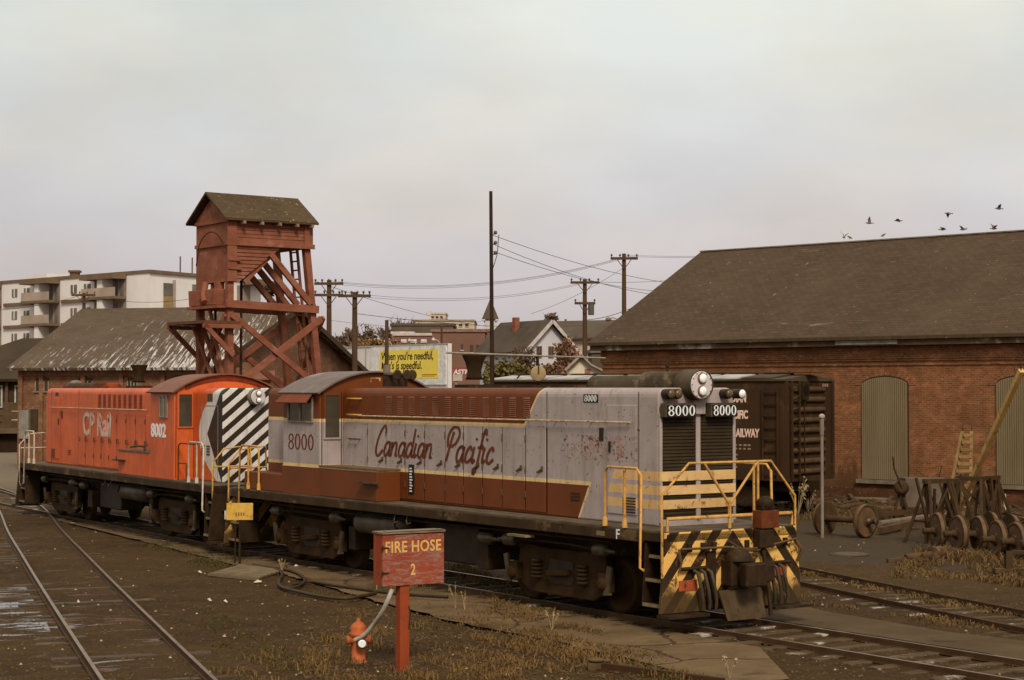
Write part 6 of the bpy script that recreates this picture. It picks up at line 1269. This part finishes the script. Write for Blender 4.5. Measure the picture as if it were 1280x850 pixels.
P = gnd(1262,716); q = thing('scrap_bracket', (P.x,P.y,-.1), 0, 'small dark iron bracket at the lower right of the wheelset row', 'scrap'); m = MB(); m.box(-.1,.05,-.1,.1,0,.5); m.box(-.1,.7,-.08,.08,.42,.5); m.build('bracket', trd, q); m = MB(); m.box(-.35,.9,-.15,.15,0,.1); m.build('foot', scr, q)
P = at(1149,636,58); q = thing('grey_tool_box', (P.x,58,-.1), .1, 'faded grey metal box against the workshop between the window and the trestles', 'box'); m = MB(); m.box(-.55,.75,-.3,.3,.35,1.3); m.build('body', M('box_grey', (.115,.09,.075), (.08,.06,.05), scale=2), q, .02); m = MB(); m.box(-.5,-.4,-.25,.25,-.05,.35); m.box(.6,.7,-.25,.25,-.05,.35); m.build('leg', scr, q)
P = at(1126,640,57.5); q = thing('gear_winch', (P.x,57.5,-.1), 0, 'dark hand winch with a round drum near the left boarded opening', 'winch'); m = MB(); m.lathe((0,-.2,1.0),(0,1,0),[(0,.12),(.05,.24),(.12,.24),(.16,.12),(.4,.12)],16); m.build('drum', trd, q); m = MB(); m.beam((-.25,0,0),(0,0,1.0),.08,.08); m.beam((.3,0,0),(0,0,1.0),.08,.08); m.tube([(0,-.2,1.0),(-.25,-.25,1.6),(-.3,-.25,2.0)],.03,6); m.build('frame', trd, q)
for k,(px,py,h_) in enumerate(((1147,560,3.0),(1165,548,3.4))):
    P = gnd(px,634,-.1); t_ = at(px+12,py+20,P.y); m = MB(); m.tube([(P.x,P.y,-.1),((P.x+t_.x)/2+.1,P.y,t_.z*.6),(t_.x,P.y,t_.z-.4)],.02,5); tag(m.build('bent_rod', trd), ['thin bent rod leaning left of the trestles','thin bent rod leaning just above the trestles'][k], 'rod', 'bent rods leaning by the wall')
P = gnd(985,640); wn_ = 0
# small rubble along the wall as one countless mass
m = MB()
for _ in range(520):
    u = rn.uniform(9,33); v = rn.uniform(-7.5,-1.0)*rn.random()**.5; x, y, z = w2l(u, v, -.1); s = rn.uniform(.05,.22); a = rn.uniform(0,3.1); ca, sa = math.cos(a)*s*rn.uniform(1,4), math.sin(a)*s*rn.uniform(1,4)
    m.beam((x-ca,y-sa,-.08+s*.3),(x+ca,y+sa,-.08+s*rn.uniform(.3,1.4)),s*.7,s*.6)
tag(m.build('rubble', M('rubble_brown', (.085,.055,.034), (.04,.026,.017), scale=.8, c3=(.2,.15,.1), s3=1.5)), kind='stuff')
# ---------------------------------------------------------------- birds
bm1 = M('bird_dark', (.11,.085,.08), (.16,.12,.11), scale=8); bm2 = M('bird_grey', (.22,.165,.16), (.15,.115,.11), scale=8)
bl_ = {0:'leftmost bird taking off from the workshop ridge with raised wings',1:'dark bird perched at the left of the ridge',2:'bird flying with one wing straight up above the left ridge',3:'second perched bird on the ridge',4:'dark level gliding bird third from the left in the air',5:'bird with drooping wings high above the middle of the ridge',6:'small bird skimming low over the ridge centre',7:'pale bird flapping low over the ridge',8:'highest bird, at the far right of the flock',9:'low bird at the far right just above the ridge'}
bd_ = [(1055,297,1.0,bm2,.9,0),(1062,299.5,0,bm1,0,1),(1087,279,1.2,bm1,.3,0),(1104.5,297.5,0,bm1,0,1),(1123,276,.15,bm1,.1,0),(1186,267,-.3,bm1,.5,0),(1178,287,.45,bm1,.0,0),(1204,287,.5,bm2,-.4,0),(1249,261,.6,bm1,.6,0),(1242,286,.8,bm1,.2,0)]
for k,(px,py,wa,mt,yaw,per) in enumerate(bd_):
    p = W0; r = ray(px,py); t_ = (Vector(w2l(0,WID/2,0)).dot(wi) )/(r[0]*wi.x+r[1]*wi.y); p = Vector(r*t_+O0)
    if per: p.z = RD+.20
    q = thing('bird', tuple(p), yaw+ (2.6 if k%3 else .2), bl_[k], 'bird', 'birds above the workshop roof'); q.scale = (.62,)*3
    m = MB(); 
    if per: m.lathe((-.20,0,-.08),(1,0,.55),[(0,.015),(.10,.05),(.20,.075),(.29,.045),(.33,.045),(.37,.035),(.42,.005)],10); m.cyl((0,.02,-.16),(0,.02,-.02),.008,4)
    else: m.lathe((-.26,0,0),(1,0,.05),[(0,.04),(.10,.022),(.2,.06),(.3,.075),(.4,.05),(.45,.045),(.49,.03),(.55,.004)],10)
    m.build('body', mt, q)
    if not per:
        for s in (-1,1):
            w_ = wa + (.25 if s > 0 else -.1); c, sn = math.cos(w_), math.sin(w_); c2, s2 = math.cos(w_-.5), math.sin(w_-.5)
            a = Vector((.10,0,.02)); e1 = Vector((.12,s*.22*c,.02+.22*sn)); e2 = Vector((-.02,s*(.22*c+.26*c2),.02+.22*sn+.26*s2)); f1 = Vector((-.07,s*.22*c,.02+.22*sn)); b_ = Vector((-.10,0,.02))
            m = MB(); th_ = Vector((0,0,.012)); m.prism([a,e1,f1,b_],[x+th_ for x in (a,e1,f1,b_)]); m.prism([e1,e2,f1],[x+th_ for x in (e1,e2,f1)]); m.build('wing', mt, q)
# ---------------------------------------------------------------- grass, weeds, litter
def grass(quads, mat, hgt, seed, name='grass', blades=9, wd=.012, spread=.09):
    rn = random.Random(seed); m = MB()
    for (A_,B_,C_,D_,n,hs_) in quads:
        A_,B_,C_,D_ = [gnd(*p) for p in (A_,B_,C_,D_)]
        for _ in range(n):
            u, v = rn.random(), rn.random(); p = A_.lerp(B_,u).lerp(D_.lerp(C_,u),v)
            # patchy
            k = math.sin(p.x*1.9+1.3*math.sin(p.y*1.1))*math.sin(p.y*.9+p.x*.5)+.6*math.sin(p.x*5.1+p.y*3.7)
            if k < rn.uniform(-.3,1.1): continue
            for _b in range(rn.randint(3,blades)):
                o = Vector((p.x+rn.gauss(0,spread),p.y+rn.gauss(0,spread),-.11)); h = hgt*hs_*rn.uniform(.3,1.25); l = Vector((rn.gauss(0,.5),rn.gauss(0,.5),0))*h; a = rn.uniform(0,3.14); w_ = Vector((math.cos(a),math.sin(a),0))*wd
                mid = o+Vector((0,0,h*.65))+l*.35; tip = o+Vector((0,0,h*rn.uniform(.7,1)))+l; m.add([o-w_,o+w_,mid+w_*.7,mid-w_*.7,tip],[(0,1,2,3),(3,2,4)])
    return tag(m.build(name, mat), kind='stuff')
dry = M('dry_grass', (.155,.092,.036), (.095,.058,.024), scale=1.5); grn = M('green_grass', (.070,.062,.020), (.045,.040,.014), scale=1.2)
grass([((400,800),(620,760),(780,850),(380,850),1500,.9),((410,740),(560,720),(640,760),(430,780),500,.7),((560,712),(600,716),(860,850),(740,850),1500,1.0),((640,790),(760,800),(900,850),(600,850),700,.8),((470,826),(540,826),(540,850),(440,850),260,1.2),((395,800),(470,800),(480,838),(380,838),420,1.3),((250,840),(380,800),(380,850),(250,860),160,.7)], dry, .13, 1)
grass([((560,705),(580,706),(870,850),(820,850),2200,.75),((170,672),(320,700),(300,716),(190,690),800,.8),((240,700),(300,706),(300,712),(240,712),180,1),((500,770),(560,770),(560,800),(480,800),140,.8),((250,760),(300,780),(420,850),(280,850),300,.5),((380,735),(440,735),(470,755),(390,750),200,.6)], grn, .10, 2)
grass([((1130,700),(1290,712),(1290,735),(1120,722),1500,.9),((1150,688),(1280,700),(1280,712),(1150,704),700,1.4),((1000,640),(1090,640),(1150,668),(1090,664),450,1.3),((990,628),(1180,634),(1180,650),(990,650),700,1.6),((1000,712),(1280,768),(1280,776),(1000,722),500,.5),((960,735),(1280,790),(1280,798),(1000,760),350,.5)], M('tan_grass', (.14,.088,.038), (.085,.053,.024), scale=1), .17, 3, wd=.018)
def weed(px, py, h, n, mat, label, seed):
    rn = random.Random(seed); P = gnd(px,py); q = thing('weed', (P.x,P.y,-.1), 0, label, 'weed', 'tall dry weeds'); m = MB(); lf = MB()
    for k in range(n):
        a = rn.uniform(0,6.28); e = Vector((math.cos(a)*h*.25,math.sin(a)*h*.25,h*rn.uniform(.7,1))); m.tube([(0,0,0),e*.5+Vector((0,0,.05)),e],.006 if h<.8 else .012,4,.003,cap=False)
        for j in range(7): p = e*rn.uniform(.6,1.02); s = .03 if h<.8 else .07; u = Vector((rn.uniform(-1,1),rn.uniform(-1,1),rn.uniform(-1,1)))*s; w_ = Vector((rn.uniform(-1,1),rn.uniform(-1,1),rn.uniform(-1,1)))*s*.6; lf.add([p-u,p+w_,p+u,p-w_],[(0,1,2,3)])
    m.build('stem', mat, q); lf.build('seed_head', mat, q)
wp_ = M('weed_pale', (.36,.27,.14), (.26,.19,.10), scale=4)
for k,(px,py,h,n,lb) in enumerate(((570,762,.55,3,'tall pale dry weed right of the hose box'),(581,764,.42,2,'shorter dry weed stem beside the tall one'),(690,790,.45,3,'dry weed on the verge below the fuel tank'),(912,850,.4,7,'small branching weed at the edge of the pavement'),(997,646,1.4,14,'pale bushy weed at the boxcar end'),(1010,642,1.1,12,'dense pale weed between the boxcar and the lone wheelset'),(470,741,.3,2,'short dry weed behind the hose box'),(352,716,.35,3,'thin weed by the ground hose'))): weed(px,py,h,n,wp_,lb,50+k)
m = MB(); rn = random.Random(5)
for _ in range(330):
    px, py = rn.uniform(0,1280), 640+rn.random()**.8*210; p = gnd(px,py,-.095); s = rn.uniform(.010,.030)*(1.6 if rn.random()<.1 else 1); m.add([(p.x-s,p.y,-.10),(p.x,p.y-s*.8,-.10),(p.x+s,p.y+s*.1,-.10),(p.x,p.y+s,-.10),(p.x+s*.1,p.y,-.10+s*1.1)],[(0,1,4),(1,2,4),(2,3,4),(3,0,4)])
tag(m.build('gravel_pebbles', M('pebble_pale', (.42,.33,.24), (.20,.14,.09), scale=3)), kind='stuff')
m = MB()
for _ in range(13000):
    if rn.random() < .6: px, py = rn.uniform(0,1280), 640+rn.random()**.7*215
    else: px, py = rn.uniform(380,800), rn.uniform(740,855)
    p = gnd(px,py,-.1); s = rn.uniform(.007,.027); z = -.10; m.add([(p.x-s,p.y,z),(p.x,p.y-s*.8,z),(p.x+s,p.y+s*.1,z),(p.x,p.y+s,z),(p.x+s*.1,p.y,z+s*.9)],[(0,1,4),(1,2,4),(2,3,4),(3,0,4)])
tag(m.build('gravel', M('gravel_dark', (.12,.078,.042), (.022,.013,.007), scale=4)), kind='stuff')
for k,(px,py,w_) in enumerate(((322,729,.22),(375,703,.14),(370,709,.16),(250,717,.12),(262,752,.12),(98,754,.10),(282,754,.10),(130,652,.18))):
    p = gnd(px,py); w_ *= .55; m = MB(); a = rn.uniform(0,3); u = Vector((math.cos(a),math.sin(a),0))*w_*.7; v = Vector((-math.sin(a),math.cos(a),0))*w_*.4; m.add([p-u-v+Vector((0,0,.02)),p+u-v+Vector((0,0,.03)),p+u+v+Vector((0,0,.05)),p-u+v+Vector((0,0,.02)),p+Vector((0,0,.075))],[(0,1,4),(1,2,4),(2,3,4),(3,0,4)]); tag(m.build('paper_scrap', M('paper_pale', (.55,.46,.36))), ['largest white scrap just below the ground hatch','small pale scrap behind the ground hose','pale scrap near the rubber hose loop','tiny scrap left of the ground hatch','orange tinted scrap below the hatch','small white scrap by the curving rail','small pale scrap right of the curving track','pale scrap near the red locomotive front truck'][k], 'litter', 'scraps of litter on the ground')
